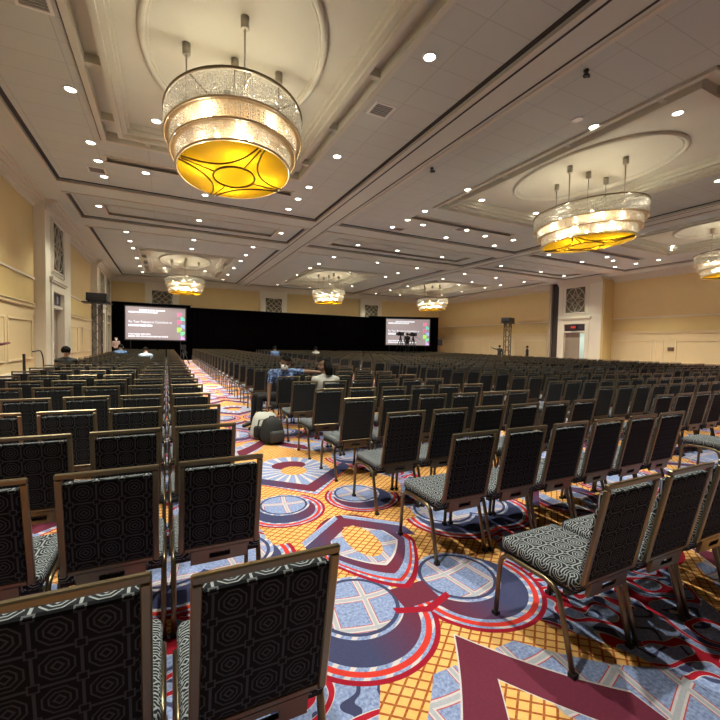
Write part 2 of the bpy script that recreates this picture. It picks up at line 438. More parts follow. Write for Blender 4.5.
pier('wall_right_pier', XR, 29.0, -1, 18.85, 22.5, [(21.0, 0.9, 'c')])
bm = bmesh.new(); bm_box(bm, 28.98, XR, 18.70, 18.85, 0, ZC - .3); struct('trim_1', bm, TANBAND)
bm = bmesh.new(); bm_box(bm, 29.35, XR, 22.5, 23.3, 0, ZC - .1); struct('trim_2', bm, SHADETRACK)  # solid block, dark colour stands for the shade inside the moving-wall pocket
bm = bmesh.new(); bm_box(bm, 29.15, XR, 23.3, 23.5, 0, ZC - .1); struct('trim_3', bm, DOORM)

def door(n, x, sgn, yc, hw, ajar=False, sign=None):
    bm = bmesh.new()
    a, b_ = sorted((x - sgn * .22, x - sgn * .26))
    if ajar: bm_box(bm, a, b_, yc - hw * .35, yc + hw, 0, 2.86)
    else:
        bm_box(bm, a, b_, yc - hw, yc - .012, 0, 2.86); bm_box(bm, a, b_, yc + .012, yc + hw, 0, 2.86)
    d = struct('door_%d' % n, bm, DOORM)
    fr = bmesh.new(); bm_box(fr, *sorted((x - sgn * .02, x - sgn * .3)), yc - hw, yc + hw, 2.86, 2.98); obj('door_head', fr, WHITE, d)
    tr = bmesh.new(); bm_box(tr, *sorted((x - sgn * .10, x - sgn * .16)), yc - hw, yc + hw, 2.98, 3.52); obj('transom_panel', tr, pmat('transom_dark_%d' % n, (0.035, 0.022, 0.03), .3), d)
    hd = bmesh.new()
    if ajar: bm_tube(hd, [(x - sgn * .17, yc + hw - .2, 1.05), (x - sgn * .17, yc + hw - .2, 1.45)], .02, 8)
    else:
        bm_tube(hd, [(x - sgn * .15, yc - .12, 0.95), (x - sgn * .15, yc - .12, 1.45)], .022, 8); bm_tube(hd, [(x - sgn * .15, yc + .12, 0.95), (x - sgn * .15, yc + .12, 1.45)], .022, 8)
    obj('door_handle', hd, NICKEL, d)
    return d
d1 = door(1, -4.2, 1, 21.3, .95)
bm = bmesh.new(); bm_box(bm, -4.30, -4.285, 21.55, 21.8, 3.1, 3.4)
tag(obj('door_sign', bm, pmat('sign_pale', (0.45, 0.42, 0.55), .5)), 'small pale sign plate above the left wall door', 'sign')
door(2, -4.2, 1, 34.6, .95); door(3, -4.2, 1, 38.0, .95)
door(4, 29.0, -1, 21.0, .9, True)
def text_obj(name, s, size, loc, rot, mat, parent=None, extrude=.004, align='CENTER', sx=1.0):
    cu = bpy.data.curves.new(name, 'FONT'); cu.body = s; cu.size = size; cu.extrude = extrude; cu.align_x = align; cu.align_y = 'CENTER'
    tmp = bpy.data.objects.new(name + '_t', cu); COL.objects.link(tmp); dg = bpy.context.evaluated_depsgraph_get(); dg.update()
    me = bpy.data.meshes.new_from_object(tmp.evaluated_get(dg)); bpy.data.objects.remove(tmp)
    me.materials.clear(); me.materials.append(mat)
    o = link(name, me, parent, loc); o.rotation_euler = rot; o.scale = (sx, 1, 1); return o
t = thing('exit_sign', 'dark exit sign with red letters above the right wall doorway', 'sign', (28.88, 21.0, 3.25))
bm = bmesh.new(); bm_box(bm, -.005, .05, -.26, .26, -.12, .12); obj('sign_box', bm, BLACKPL, t)
text_obj('lettering', 'EXIT', .2, (-.012, 0, 0), (PI / 2, 0, -PI / 2), pmat('exit_red', (.8, .05, .03), .4, emit=(1, .05, .03), estr=1.0), t)
# lit corridor seen through the right doorway
bm = bmesh.new(); bm_box(bm, 33.2, 33.4, 19.4, 22.6, 0, 3.2)
bm_box(bm, 30.42, 33.2, 19.2, 19.4, 0, 3.2); bm_box(bm, 30.42, 33.2, 22.6, 22.8, 0, 3.2); bm_box(bm, 30.42, 33.2, 19.2, 22.8, 3.2, 3.3)
cw = struct('wall_corridor', bm, pmat('corridor_white', (.75, .78, .72), .6))

bm = bmesh.new(); bm_box(bm, XL - .3, XR + .3, YB, YB + .3, 0, 2.79, 2); bm_box(bm, XL - .3, XR + .3, YB, YB + .3, 2.79, 3.85, 1); bm_box(bm, XL - .3, XR + .3, YB, YB + .3, 3.85, ZC, 0)
wb = struct('wall_back', bm, [TAN, TANBAND, CREAM])
bm = bmesh.new()
crown_y(bm, YB, XL, XR, -1); obj('crown_molding', bm, MOLD, wb)
bm = bmesh.new(); bm_box(bm, XL - .3, XR + .3, YF - .3, YF, 0, ZC); struct('wall_rear', bm, pmat('rear_unlit_brown', (.10, .07, .04), .8))  # unseen wall, coloured dark so metal frames reflect an unlit rear
for xc in (-0.3, 9.65, 20.6):
    bm = bmesh.new(); bm_box(bm, xc - 1.35, xc + 1.35, YB - .22, YB - .005, 0, ZC - .4)
    p = struct('wall_back_pier', bm, WHITE)
    g = obj('pier_grille', _b(lambda bm: bm_box(bm, xc - .82, xc + .82, YB - .245, YB - .225, 4.45, 5.95)), GRBACK, p)
    bm = bmesh.new(); yy = YB - .26
    Q = lambda a, b_: (xc + a * .82, yy, 5.2 + b_ * .75)
    bm_tube(bm, [Q(.97 * math.cos(2 * PI * k / 40), .97 * math.sin(2 * PI * k / 40)) for k in range(40)], .03, 6, True)
    for sx in (1, -1):
        for sz in (1, -1):
            bm_tube(bm, [Q(sx * (1 - math.sin(t_) * .97), sz * (1 - math.cos(t_) * .97)) for t_ in [PI / 2 * k / 12 for k in range(13)]], .025, 6)
    bm_tube(bm, [Q(-.68, -.68), Q(.68, .68)], .022, 6); bm_tube(bm, [Q(-.68, .68), Q(.68, -.68)], .022, 6)
    obj('grille_bars', bm, GRBAR, g)
    bm = bmesh.new(); a, b_ = YB - .27, YB - .22
    bm_box(bm, xc - .92, xc + .92, a, b_, 5.95, 6.05); bm_box(bm, xc - .92, xc + .92, a, b_, 4.35, 4.45); bm_box(bm, xc - .92, xc - .82, a, b_, 4.45, 5.95); bm_box(bm, xc + .82, xc + .92, a, b_, 4.45, 5.95)
    obj('grille_frame', bm, WHITE, g)

# ------------------------------------------------------------------ ceiling
BAYX = [(-3.35, 5.95), (7.02, 17.98), (19.0, 28.4)]
BAYY = [(-2.0, 16.95), (18.2, 21.5), (23.1, 38.9)]
TRX, TRY = [1.25, 12.3, 22.95], [8.63, 31.6]
THX, THY = 2.87, 4.55
ZT = 7.31
bm = bmesh.new(); bm_box(bm, XL - .3, XR + .3, YF - .3, YB + .3, ZC + .62, ZC + .8)
ceil = struct('ceiling', bm, PAINT)
# fields between the soffits, open where the trays rise
fb = bmesh.new(); sb = bmesh.new(); tb = bmesh.new(); kb = bmesh.new(); mb = bmesh.new()
def slab(b, x0, x1, y0, y1, z=ZC, h=.06): bm_box(b, x0, x1, y0, y1, z, z + h)
for bi, (x0, x1) in enumerate(BAYX):
    for bj, (y0, y1) in enumerate(BAYY):
        if bj == 1:
            a, b_, c, d = x0 + 1.1, x1 - 1.1, 19.3, 20.75        # narrow bay with one shallow recess
            slab(fb, x0, a, y0, y1); slab(fb, b_, x1, y0, y1); slab(fb, a, b_, y0, c); slab(fb, a, b_, d, y1)
            slab(fb, a, b_, c, d, ZC + .10)
            for q in ((a - .07, a, c - .07, d + .07), (b_, b_ + .07, c - .07, d + .07), (a, b_, c - .07, c), (a, b_, d, d + .07)):
                bm_box(mb, q[0], q[1], q[2], q[3], ZC - .02, ZC + .12)
            continue
        cx, cy = TRX[bi], TRY[0 if bj == 0 else 1]
        X0, X1, Y0, Y1 = cx - THX, cx + THX, cy - THY, cy + THY
        s0, s1 = Y1 + 1.05, Y1 + 1.45                                # long slot diffuser between tray and band
        slab(fb, x0, X0, y0, y1); slab(fb, X1, x1, y0, y1); slab(fb, X0, X1, y0, Y0); slab(fb, X0, X1, Y1, s0); slab(fb, X0, X1, s1, y1)
        slab(fb, X0, X1, s0, s1, ZC + .12)
        bm_box(mb, X0 - .05, X1 + .05, s0 - .05, s0, ZC - .03, ZC + .13); bm_box(mb, X0 - .05, X1 + .05, s1, s1 + .05, ZC - .03, ZC + .13)
        # tray: shadow line, outer border, trough with bridges, inner border, cove, raised panel
        def ring(b, o0, o1, z0, z1):
            bm_box(b, X0 + o0, X0 + o1, Y0 + o0, Y1 - o0, z0, z1); bm_box(b, X1 - o1, X1 - o0, Y0 + o0, Y1 - o0, z0, z1)
            bm_box(b, X0 + o1, X1 - o1, Y0 + o0, Y0 + o1, z0, z1); bm_box(b, X0 + o1, X1 - o1, Y1 - o1, Y1 - o0, z0, z1)
        ring(kb, 0.0, .035, ZC + .03, ZC + .09)  # the shadow line is a strip in dark colour
        ring(tb, .035, .16, ZC - .05, ZC + .25); ring(tb, .16, .46, ZC + .20, ZC + .26); ring(tb, .46, .58, ZC - .05, ZC + .30)
        ring(tb, .58, .70, ZC + .04, ZC + .30); ring(tb, .70, .76, ZC + .14, ZC + .31)
        for f in (-.75, -.25, .25, .75):
            yy = cy + f * THY
            for xa in (X0, X1 - .46): bm_box(tb, xa + .16 if xa == X0 else xa, xa + .46 if xa == X0 else xa + .30, yy - .06, yy + .06, ZC + .02, ZC + .22)
        for f in (-.6, 0, .6):
            xx = cx + f * THX
            for ya in (Y0 + .16, Y1 - .46): bm_box(tb, xx - .06, xx + .06, ya, ya + .30, ZC + .02, ZC + .22)
        bm_box(tb, X0 + .76, X1 - .76, Y0 + .76, Y1 - .76, ZT, ZT + .06)
        N = 72
        for rr, zz, k in ((1.0, ZT - .02, .07), (.955, ZT - .005, .035)):
            bm_tube(tb, [(cx + 1.66 * rr * math.cos(2 * PI * i / N), cy + 2.62 * rr * math.sin(2 * PI * i / N), zz) for i in range(N)], k, 8, True)
# soffit bands: perimeter and beams between the bays, edged with a moulding and a dark strip coloured for track slots and gap shade
zS = ZC - .07
def soffit(x0, x1, y0, y1): bm_box(sb, x0, x1, y0, y1, zS, ZC + .05)
EX = [XL] + [e for b_ in BAYX for e in b_] + [XR]
EY = [YF] + [e for b_ in BAYY for e in b_] + [YB]
for i in range(0, len(EX), 2): soffit(EX[i], EX[i + 1], YF, YB)
for (x0, x1) in BAYX:
    for j in range(0, len(EY), 2): soffit(x0, x1, EY[j], EY[j + 1])
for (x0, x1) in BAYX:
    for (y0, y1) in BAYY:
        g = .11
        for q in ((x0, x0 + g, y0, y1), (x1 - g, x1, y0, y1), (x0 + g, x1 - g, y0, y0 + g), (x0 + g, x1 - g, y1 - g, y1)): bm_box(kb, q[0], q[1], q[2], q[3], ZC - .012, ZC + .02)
        m_ = .10
        for q in ((x0 - m_, x0, y0 - m_, y1 + m_), (x1, x1 + m_, y0 - m_, y1 + m_), (x0, x1, y0 - m_, y0), (x0, x1, y1, y1 + m_)): bm_box(mb, q[0], q[1], q[2], q[3], zS - .03, zS + .02)
# the two beams carry the moving-wall tracks
for xx in (6.15, 6.80, 18.2, 18.8): bm_box(kb, xx - .025, xx + .025, YF, YB, zS - .006, zS + .02)
obj('ceiling_field', fb, TILES, ceil); obj('soffit', sb, PAINT, ceil); obj('tray', tb, TRAYP, ceil); obj('track_gap_shade', kb, SHADETRACK, ceil); obj('ceiling_molding', mb, MOLD, ceil)

# ------------------------------------------------------------------ downlights
DL = [(7.63, 3.82, 1), (3.08, 4.44, 0), (6.08, 4.5, 2), (6.5, 4.5, 0), (10.92, 4.6, 0), (-1.3, 7.49, 0), (3.08, 7.56, 0), (6.5, 7.63, 0), (13.93, 7.77, 0), (-0.16, 8.24, 1), (7.63, 8.39, 1), (9.74, 8.43, 1), (17.16, 8.56, 1), (-1.3, 9.29, 0), (3.09, 9.34, 0), (6.5, 9.4, 0), (18.42, 9.65, 0), (-1.29, 10.15, 0), (3.09, 10.23, 0), (8.73, 10.25, 0), (6.51, 10.3, 0), (-0.41, 10.35, 0), (10.93, 10.39, 0), (16.16, 10.39, 0), (7.19, 10.48, 0), (9.73, 10.49, 0), (18.41, 10.54, 0), (17.01, 10.67, 0), (-1.29, 11.05, 0), (3.09, 11.13, 0), (0.9, 11.14, 0), (6.49, 11.16, 0), (13.84, 11.27, 0), (10.94, 11.29, 0), (8.72, 11.3, 0), (18.43, 11.45, 0), (16.18, 11.49, 0), (-1.71, 13.54, 0), (0.92, 13.54, 0), (3.54, 13.66, 0), (6.54, 13.8, 0), (8.28, 13.8, 0), (10.5, 13.83, 0), (13.97, 13.95, 0), (16.67, 13.99, 0), (18.55, 14.14, 0), (0.93, 16.25, 0), (-1.25, 16.25, 0), (3.09, 16.22, 0), (6.54, 16.23, 0), (8.71, 16.26, 0), (10.97, 16.4, 0), (13.92, 16.41, 0), (16.13, 16.45, 0), (18.42, 16.6, 0), (-1.24, 17.7, 0), (0.94, 17.84, 0), (3.1, 17.86, 0), (6.5, 17.97, 0), (10.9, 18.05, 0), (18.23, 18.2, 0), (13.96, 18.25, 0), (16.05, 18.25, 0), (-1.22, 18.97, 0), (6.47, 19.21, 0), (3.12, 19.25, 0), (10.93, 19.42, 0), (18.3, 19.59, 0), (0.98, 19.9, 1), (9.08, 20.11, 1), (16.87, 20.39, 1), (-1.21, 21.18, 0), (3.11, 21.31, 0), (6.52, 21.49, 0), (13.82, 21.66, 0), (18.27, 21.77, 0), (-1.2, 23.38, 0), (3.12, 23.55, 0), (9.27, 23.57, 0), (10.84, 23.66, 0), (6.57, 23.8, 0), (13.85, 23.89, 0), (18.36, 24.07, 0), (1.97, 24.24, 1), (-0.08, 24.32, 1), (-1.18, 25.36, 0), (3.11, 25.61, 0), (6.5, 25.78, 0), (15.83, 25.86, 0), (8.71, 25.91, 0), (13.91, 26.13, 0)]  # lamp positions picked as image pixels and projected onto the ceiling
# lamps of the same regular layout that light the near bays but hang above or behind the frame
EXTRA = [(-1.3, 4.4, 0), (-1.3, 1.3, 0), (3.08, 1.3, 0), (0.9, 2.6, 0), (6.5, 1.3, 0), (10.9, 1.3, 0), (13.9, 4.4, 0), (18.4, 4.4, 0), (18.4, 7.6, 0)]
UL = 1.45  # scales the lamp positions about the camera, same factor as the room
tr_bm = bmesh.new(); bm_lathe(tr_bm, [(.135, 0), (.135, -.012), (.11, -.02), (.105, -.004), (.105, .0)], 24)
TRIM_ME = to_mesh('lamp_trim', tr_bm, TRIMW)
le_bm = bmesh.new(); bm_lathe(le_bm, [(.1, -.012), (.1, -.006)], 24)
LENS_ME = to_mesh('lens', le_bm, LAMP)
le_bm = bmesh.new(); bm_lathe(le_bm, [(.1, -.012), (.1, -.006)], 24)
LENSOFF_ME = to_mesh('lens', le_bm, LAMPOFF)
def spot(parent, watts, cone=1.8, color=(1.0, .985, .80)):
    l = bpy.data.lights.get('downlight_beam')
    if not l:
        l = bpy.data.lights.new('downlight_beam', 'SPOT'); l.energy = watts; l.spot_size = cone; l.spot_blend = .85; l.shadow_soft_size = .09; l.color = color
    o = link('beam', l, parent, (0, 0, -.03)); return o
rows = []
for d in sorted(DL, key=lambda t: t[1]):
    for r in rows:
        if abs(r[0][1] - d[1]) < .33: r.append(d); break
    else: rows.append([d])
DLW = 1100
for ri, r in enumerate(rows):
    r.sort()
    for ci, (x, y, k) in enumerate(r):
        z = ZT if k == 1 else ZC
        where = 'in the raised ceiling tray' if k == 1 else ('unlit, beside a lit one' if k == 2 else 'in the grey ceiling')
        lab = 'round recessed downlight %s, %s lamp line out, %s from left' % (where, ORD[ri + 1], ORD[ci + 1])
        t = thing('ceiling_downlight', lab, 'ceiling light', (x * UL, y * UL, z), 0, 'recessed ceiling downlights')
        link('lamp_trim', TRIM_ME, t); link('lens', LENSOFF_ME if k == 2 else LENS_ME, t)
        if k != 2: spot(t, DLW)
for i, (x, y, k) in enumerate(EXTRA):
    o = link('ceiling_lamp', spot_l := bpy.data.lights['downlight_beam'], None, (x * UL, y * UL, ZC - .04))

# ceiling vents and small fittings
for i, (x, y, lab) in enumerate(((-1.95, 8.3, 'grey square ceiling vent at the upper left corner of the frame'), (4.49, 8.36, 'grey square ceiling vent beside the near tray and wall track'), (9.85, 16.3, 'dark ceiling vent beside three downlights near the bay edge'), (-2.01, 15.54, 'dark ceiling vent left of the line of downlights'), (12.3, 14.9, 'dark ceiling vent beyond the second chandelier tray'))):
    t = thing('ceiling_vent', lab, 'vent', (x, y, ZC))
    bm = bmesh.new()
    for a in range(6): bm_box(bm, -.2, .2, -.2 + a * .07, -.165 + a * .07, -.016, -.004)
    obj('vent_slats', bm, VENTM, t)
    bm = bmesh.new(); bm_box(bm, -.26, .26, -.26, -.21, -.02, 0); bm_box(bm, -.26, .26, .21, .26, -.02, 0); bm_box(bm, -.26, -.21, -.21, .21, -.02, 0); bm_box(bm, .21, .26, -.21, .21, -.02, 0)
    obj('vent_frame', bm, TRIMW, t)
for x, y, lab in ((7.38, 5.32, 'small dark ceiling bracket near the top edge, right of the beam'), (7.33, 10.28, 'small black bracket farther along the same ceiling beam')):
    bm = bmesh.new(); bm_lathe(bm, [(.05, 0), (.05, -.03), (.02, -.05), (.06, -.10), (.05, -.13)], 12); bm_box(bm, .03, .10, -.015, .015, -.12, -.06)
    o = obj('ceiling_bracket', bm, BLACKGEAR, None, (x, y, ZC)); tag(o, lab, 'bracket')

# ------------------------------------------------------------------ chandeliers
ZR = 6.02
def strands(bm, r, z0, z1, n, seed):
    rnd = random.Random(seed)
    for k in range(n):
        a = 2 * PI * k / n; x, y = r * math.cos(a), r * math.sin(a)
        z = z0 - rnd.uniform(0, .03)
        while z > z1 + .01:
            h = rnd.choice((.03, .045, .06)); w = rnd.uniform(.007, .0125); rot = rnd.uniform(0, PI)
            top = bm.verts.new((x, y, z)); bot = bm.verts.new((x, y, z - h))
            q = [bm.verts.new((x + w * math.cos(rot + PI / 2 * i), y + w * math.sin(rot + PI / 2 * i), z - h * .5)) for i in range(4)]
            for i in range(4):
                bm.faces.new((top, q[i], q[(i + 1) % 4])); bm.faces.new((bot, q[(i + 1) % 4], q[i]))
            z -= h + .004
TIERS = [(1.30, 6.0, 5.58, 300), (1.20, 5.72, 5.31, 275), (1.09, 5.46, 5.03, 250)]
CH = {}
for i, (r, z0, z1, n) in enumerate(TIERS):
    bm = bmesh.new(); strands(bm, r, z0, z1, n, i); strands(bm, r - .05, z0 - .02, z1 + .02, n * 2 // 3, i + 9); CH['crystal%d' % i] = to_mesh('crystal_tier', bm, CRYSTAL)
    bm = bmesh.new(); bm_tube(bm, [(r * math.cos(2 * PI * k / 64), r * math.sin(2 * PI * k / 64), z1) for k in range(64)], .018, 6, True); bm_lathe(bm, [(r - .095, z1 + .02), (r - .01, z1 + .005), (r - .01, z1 - .005), (r - .095, z1 + .01)], 64) if i < 2 else None; CH['hoop%d' % i] = to_mesh('tier_hoop', bm, GOLDBAND)
bm = bmesh.new(); bm_tube(bm, [(1.30 * math.cos(2 * PI * k / 72), 1.30 * math.sin(2 * PI * k / 72), ZR + .02) for k in range(72)], .024, 8, True)
for a in range(4):
    c, s = math.cos(a * PI / 4), math.sin(a * PI / 4); bm_tube(bm, [(-1.3 * c, -1.3 * s, ZR + .02), (1.3 * c, 1.3 * s, ZR + .02)], .016, 6)
CH['rim'] = to_mesh('top_rim', bm, pmat('rim_bronze', (.22, .18, .11), .4, .7))
bm = bmesh.new()
nr = 8; na = 64; RB = 1.06
pts = []
for i in range(nr + 1):
    rr = RB * i / nr
    pts.append([bm.verts.new((rr * math.cos(2 * PI * k / na), rr * math.sin(2 * PI * k / na), 5.02 - .06 * (1 - (rr / RB) ** 2))) for k in range(na)] if i else [bm.verts.new((0, 0, 4.96))])
for k in range(na): bm.faces.new((pts[0][0], pts[1][k], pts[1][(k + 1) % na]))
for i in range(1, nr):
    for k in range(na): f = bm.faces.new((pts[i][k], pts[i + 1][k], pts[i + 1][(k + 1) % na], pts[i][(k + 1) % na])); f.smooth = True
CH['bowl'] = to_mesh('amber_bowl', bm, AMBER)
bm = bmesh.new()
zb = lambda r: 5.02 - .06 * (1 - (r / RB) ** 2) - .020
bm_tube(bm, [(.40 * math.cos(2 * PI * k / 48), .40 * math.sin(2 * PI * k / 48), zb(.40)) for k in range(48)], .018, 6, True)
for q in range(4):
    a0 = q * PI / 2 + .25
    A = Vector((RB * math.cos(a0 + .06), RB * math.sin(a0 + .06))); B = Vector((RB * math.cos(a0 + PI / 2 - .06), RB * math.sin(a0 + PI / 2 - .06))); Cc = Vector((.22 * math.cos(a0 + PI / 4), .22 * math.sin(a0 + PI / 4)))
    P = []
    for i in range(25):
        t_ = i / 24; p = A * (1 - t_) ** 2 + Cc * 2 * t_ * (1 - t_) + B * t_ * t_; P.append((p.x, p.y, zb(min(p.length, RB))))
    bm_tube(bm, P, .015, 6)
    bm_tube(bm, [(r * math.cos(a0), r * math.sin(a0), zb(r)) for r in (.40, .6, .8, 1.03)], .013, 6)
CH['bars'] = to_mesh('bowl_bars', bm, IRON)
bm = bmesh.new(); bm_lathe(bm, [(.075, ZT - .001), (.075, ZT - .2), (.06, ZT - .215)], 16); CH['canopy'] = to_mesh('rod_canopy', bm, NICKEL)
bm = bmesh.new(); bm_tube(bm, [(0, 0, ZT - .2), (0, 0, ZR)], .014, 8); CH['rod'] = to_mesh('hanging_rod', bm, NICKEL)
bm = bmesh.new(); bm_ball(bm, (0, 0, 0), .045, 8); CH['bulb'] = to_mesh('bulb', bm, BULB)
BULBS = [(.74 * math.cos(2 * PI * k / 8 + .2), .74 * math.sin(2 * PI * k / 8 + .2), 5.30) for k in range(8)] + [(.95 * math.cos(2 * PI * k / 8 + .59), .95 * math.sin(2 * PI * k / 8 + .59), 5.72) for k in range(8)] + [(.35 * math.cos(2 * PI * k / 4 + .5), .35 * math.sin(2 * PI * k / 4 + .5), 5.30) for k in range(4)]
CHL = bpy.data.lights.new('chandelier_glow', 'POINT'); CHL.energy = 30; CHL.shadow_soft_size = .35; CHL.color = (1.0, .91, .68)
CHL2 = bpy.data.lights.new('chandelier_inner', 'POINT'); CHL2.energy = 56; CHL2.shadow_soft_size = .05; CHL2.color = (1.0, .93, .77)
CHL3 = bpy.data.lights.new('chandelier_upper', 'POINT'); CHL3.energy = 30; CHL3.shadow_soft_size = .05; CHL3.color = (1.0, .94, .78)
CHLAB = {(0, 0): 'tiered crystal chandelier with amber bowl, nearest and largest at upper left', (1, 0): 'crystal drum chandelier with amber bowl over the middle right seats',
         (2, 0): 'crystal chandelier cut by the right edge of the photo', (0, 1): 'small far crystal chandelier above the left projection screen',
         (1, 1): 'small far crystal chandelier above the middle of the black drape', (2, 1): 'small far crystal chandelier above the right projection screen'}
for (i, j), lab in CHLAB.items():
    t = thing('chandelier', lab, 'chandelier', (TRX[i], TRY[j], 0), 0, 'crystal drum chandeliers')
    for k in range(3):
        ct = link('crystal_tier', CH['crystal%d' % k], t); hp_ = link('tier_hoop', CH['hoop%d' % k], t); ct.scale = hp_.scale = (1, 1.35, 1)
    rm_ = link('top_rim', CH['rim'], t); b_ = link('amber_bowl', CH['bowl'], t); link('bowl_bars', CH['bars'], b_); rm_.scale = b_.scale = (1, 1.35, 1)
    for p in BULBS: link('bulb', CH['bulb'], t, (p[0], p[1] * 1.35, p[2]))
    for (x, y) in ((0, 0), (.9, 0), (-.9, 0), (0, 1.17), (0, -1.17)):
        r = link('hanging_rod', CH['rod'], t, (x, y, 0)); link('rod_canopy', CH['canopy'], r)
    link('glow', CHL, t, (0, 0, 5.75))
    for k in range(4): link('upper_glow', CHL3, t, (.98 * math.cos(k * PI / 2), 1.34 * math.sin(k * PI / 2), 5.80))
    for k in range(4):
        link('inner_glow', CHL2, t, (.80 * math.cos(k * PI / 2 + .78), 1.10 * math.sin(k * PI / 2 + .78), 5.50)); link('inner_glow', CHL2, t, (.60 * math.cos(k * PI / 2), .84 * math.sin(k * PI / 2), 5.24))

# ------------------------------------------------------------------ banquet chairs (origin on the floor under the back's top edge, facing +y)
def shear(vs):
    for v in vs: v.co.y += .10 * (1 - (v.co.z - .47) / .515)
def side_path(sx, x=.232):
    return [(sx * x, .615, .0), (sx * x, .603, .20), (sx * x, .594, .32), (sx * x, .580, .362), (sx * x, .548, .388), (sx * x, .50, .395), (sx * x, .30, .398), (sx * x, .245, .392), (sx * x, .212, .368), (sx * x, .195, .32), (sx * x, .152, .16), (sx * x, .11, .0)]
def p_seat(bm, seg=3):
    vs = bm_rbox(bm, -.232, .232, .115, .605, .402, .484, .034, seg)
    for v in vs:
        if v.co.z > .46: v.co.z += .016 * max(0, 1 - (v.co.x / .232) ** 2) * max(0, 1 - ((v.co.y - .36) / .245) ** 2)
    for f in bm.faces: f.smooth = True
def p_back(bm, seg=2):
    vs = bm_rbox(bm, -.184, .184, -.012, .045, .478, .934, .014, seg); shear(vs)
    bm.normal_update()
    for f in bm.faces:
        if f.normal.y < -.8: f.material_index = 1
def p_frame(bm):
    w, t0, t1 = .212, -.012, .012
    vs = bm_rbox(bm, -w, w, t0, t1, .957, .985, .005, 1); vs += bm_rbox(bm, -w, -w + .030, t0, t1, .455, .957, .005, 1); vs += bm_rbox(bm, w - .030, w, t0, t1, .455, .957, .005, 1)
    vs += bm_rbox(bm, -w + .03, w - .03, t0, t1, .455, .482, .005, 1)
    shear(vs)
def p_apron(bm):
    for q in ((-.15, -.055, .375, .456), (.055, .15, .375, .456), (-.055, .055, .375, .400), (-.055, .055, .432, .456)):
        vs = bm_box(bm, q[0], q[1], -.012, .008, q[2], q[3]); shear(vs)
def p_side(bm, sx, n=8):
    bm_tube(bm, side_path(sx), .0145, n, phase=PI / n)
    bm_box(bm, sx * .232 - .017, sx * .232 + .017, .095, .129, .0, .022, 1); bm_box(bm, sx * .232 - .017, sx * .232 + .017, .598, .632, .0, .022, 1)
PARTS = []
bm = bmesh.new(); p_seat(bm); PARTS.append(('seat', to_mesh('seat', bm, FABRIC)))
bm = bmesh.new(); p_back(bm); PARTS.append(('backrest', to_mesh('backrest', bm, [FABRIC, BACKFAB])))
bm = bmesh.new(); p_frame(bm); PARTS.append(('back_frame', to_mesh('back_frame', bm, BRONZE)))
bm = bmesh.new(); p_apron(bm); PARTS.append(('handle_bracket', to_mesh('handle_bracket', bm, BRONZE)))
bm = bmesh.new(); bm_box(bm, -.215, .215, .14, .585, .388, .404); bm_box(bm, -.225, .225, .16, .19, .375, .392); bm_box(bm, -.225, .225, .54, .57, .375, .392); PARTS.append(('seat_pan', to_mesh('seat_pan', bm, PAN)))
for sx in (-1, 1):
    bm = bmesh.new(); p_side(bm, sx); PARTS.append(('leg_frame', to_mesh('leg_frame', bm, [BRONZE, BLACKPL])))
# the same chair as one lighter mesh, for copies too small to show parts
def chair_lite(bm, far=False):
    n0 = len(bm.faces)
    t = bmesh.new()
    if far:
        bm_box(t, -.232, .232, .115, .605, .40, .49, 0); vs = bm_box(t, -.184, .184, -.01, .04, .478, .934, 0); shear(vs)
    else:
        p_seat(t, 1); t2 = bmesh.new(); p_back(t2, 1); bmesh.ops.recalc_face_normals(t2, faces=t2.faces[:])
        for f in t2.faces: f.material_index = 2 if f.normal.y < -.8 else 0
        bm_merge(t, t2)
    if far:
        bmesh.ops.recalc_face_normals(t, faces=t.faces[:])
        for f in t.faces: f.material_index = 2 if f.normal.y < -.8 and f.calc_center_median().z > .55 else 0
    bm_merge(bm, t)
    w = .212
    t = bmesh.new()
    for q in ((-w, w, .957, .985), (-w, -w + .03, .455, .957), (w - .03, w, .455, .957), (-w, w, .40, .48)):
        vs = bm_box(t, q[0], q[1], -.012, .012, q[2], q[3], 1); shear(vs)
    for sx in (-1, 1):
        p = side_path(sx)
        bm_tube(t, p if not far else [p[0], p[3], p[5], p[8], p[11]], .0145, 6 if not far else 4, mi=1, phase=PI / 4)
    bm_merge(bm, t)
bm = bmesh.new(); chair_lite(bm); LITE = to_mesh('banquet_chair', bm, [FABRIC, BRONZE, BACKFAB])
bm = bmesh.new(); chair_lite(bm, True); FAR = bm

ROWY = [1.11, 2.19, 3.12, 4.12, 5.07, 6.13, 7.08, 8.08, 9.2, 10.25] + [10.25 + 1.02 * k for k in range(1, 23)]
FC, WX, WY = 398.69, math.radians(25.966), 0
def inview(x, y):
    c, s = math.cos(WX), math.sin(WX)
    r = x * c - y * s; d = x * s + y * c
    if d < .45: return False
    return abs(r) < .905 * d + .34
seats = []
for ri, y in enumerate(ROWY):
    if y < 30.5:
        for c in range(6): seats.append(('A', ri, c, .27 - .515 * c, y + (.06 if ri == 0 and c else 0)))
    for c in range(6): seats.append(('B', ri, c, 2.015 + (.515 if c < 5 else .51) * c, y))
    x0 = (6.05 if ri < 3 else (6.34 if ri < 5 else 6.55)) + .225
    for c in range(12): seats.append(('C', ri, c, x0 + .515 * c, y))
    for c in range(20): seats.append(('D', ri, c, 13.9 + .515 * c, y))
seats = [s for s in seats if inview(s[3], s[4] + .2) and not (17.5 < s[3] < 21.2 and 28.4 < s[4] < 31.5)]
seats.sort(key=lambda s: .438 * s[3] + .899 * s[4] + (0.6 if s[0] in 'CD' else 0))
TAKEN = set()
rnd = random.Random(3)
jit = {}
def chair_label(bk, ri, c):
    row = ORD[ri + 1] + ' row out'
    side = {'A': 'left of the centre aisle', 'B': 'right of the centre aisle', 'C': 'beyond the right-hand cross aisle', 'D': 'in the far right block'}[bk]
    return 'black maze-patterned banquet chair, %s, %s seat %s' % (row, ORD[c + 1], side)
N_IND = 300
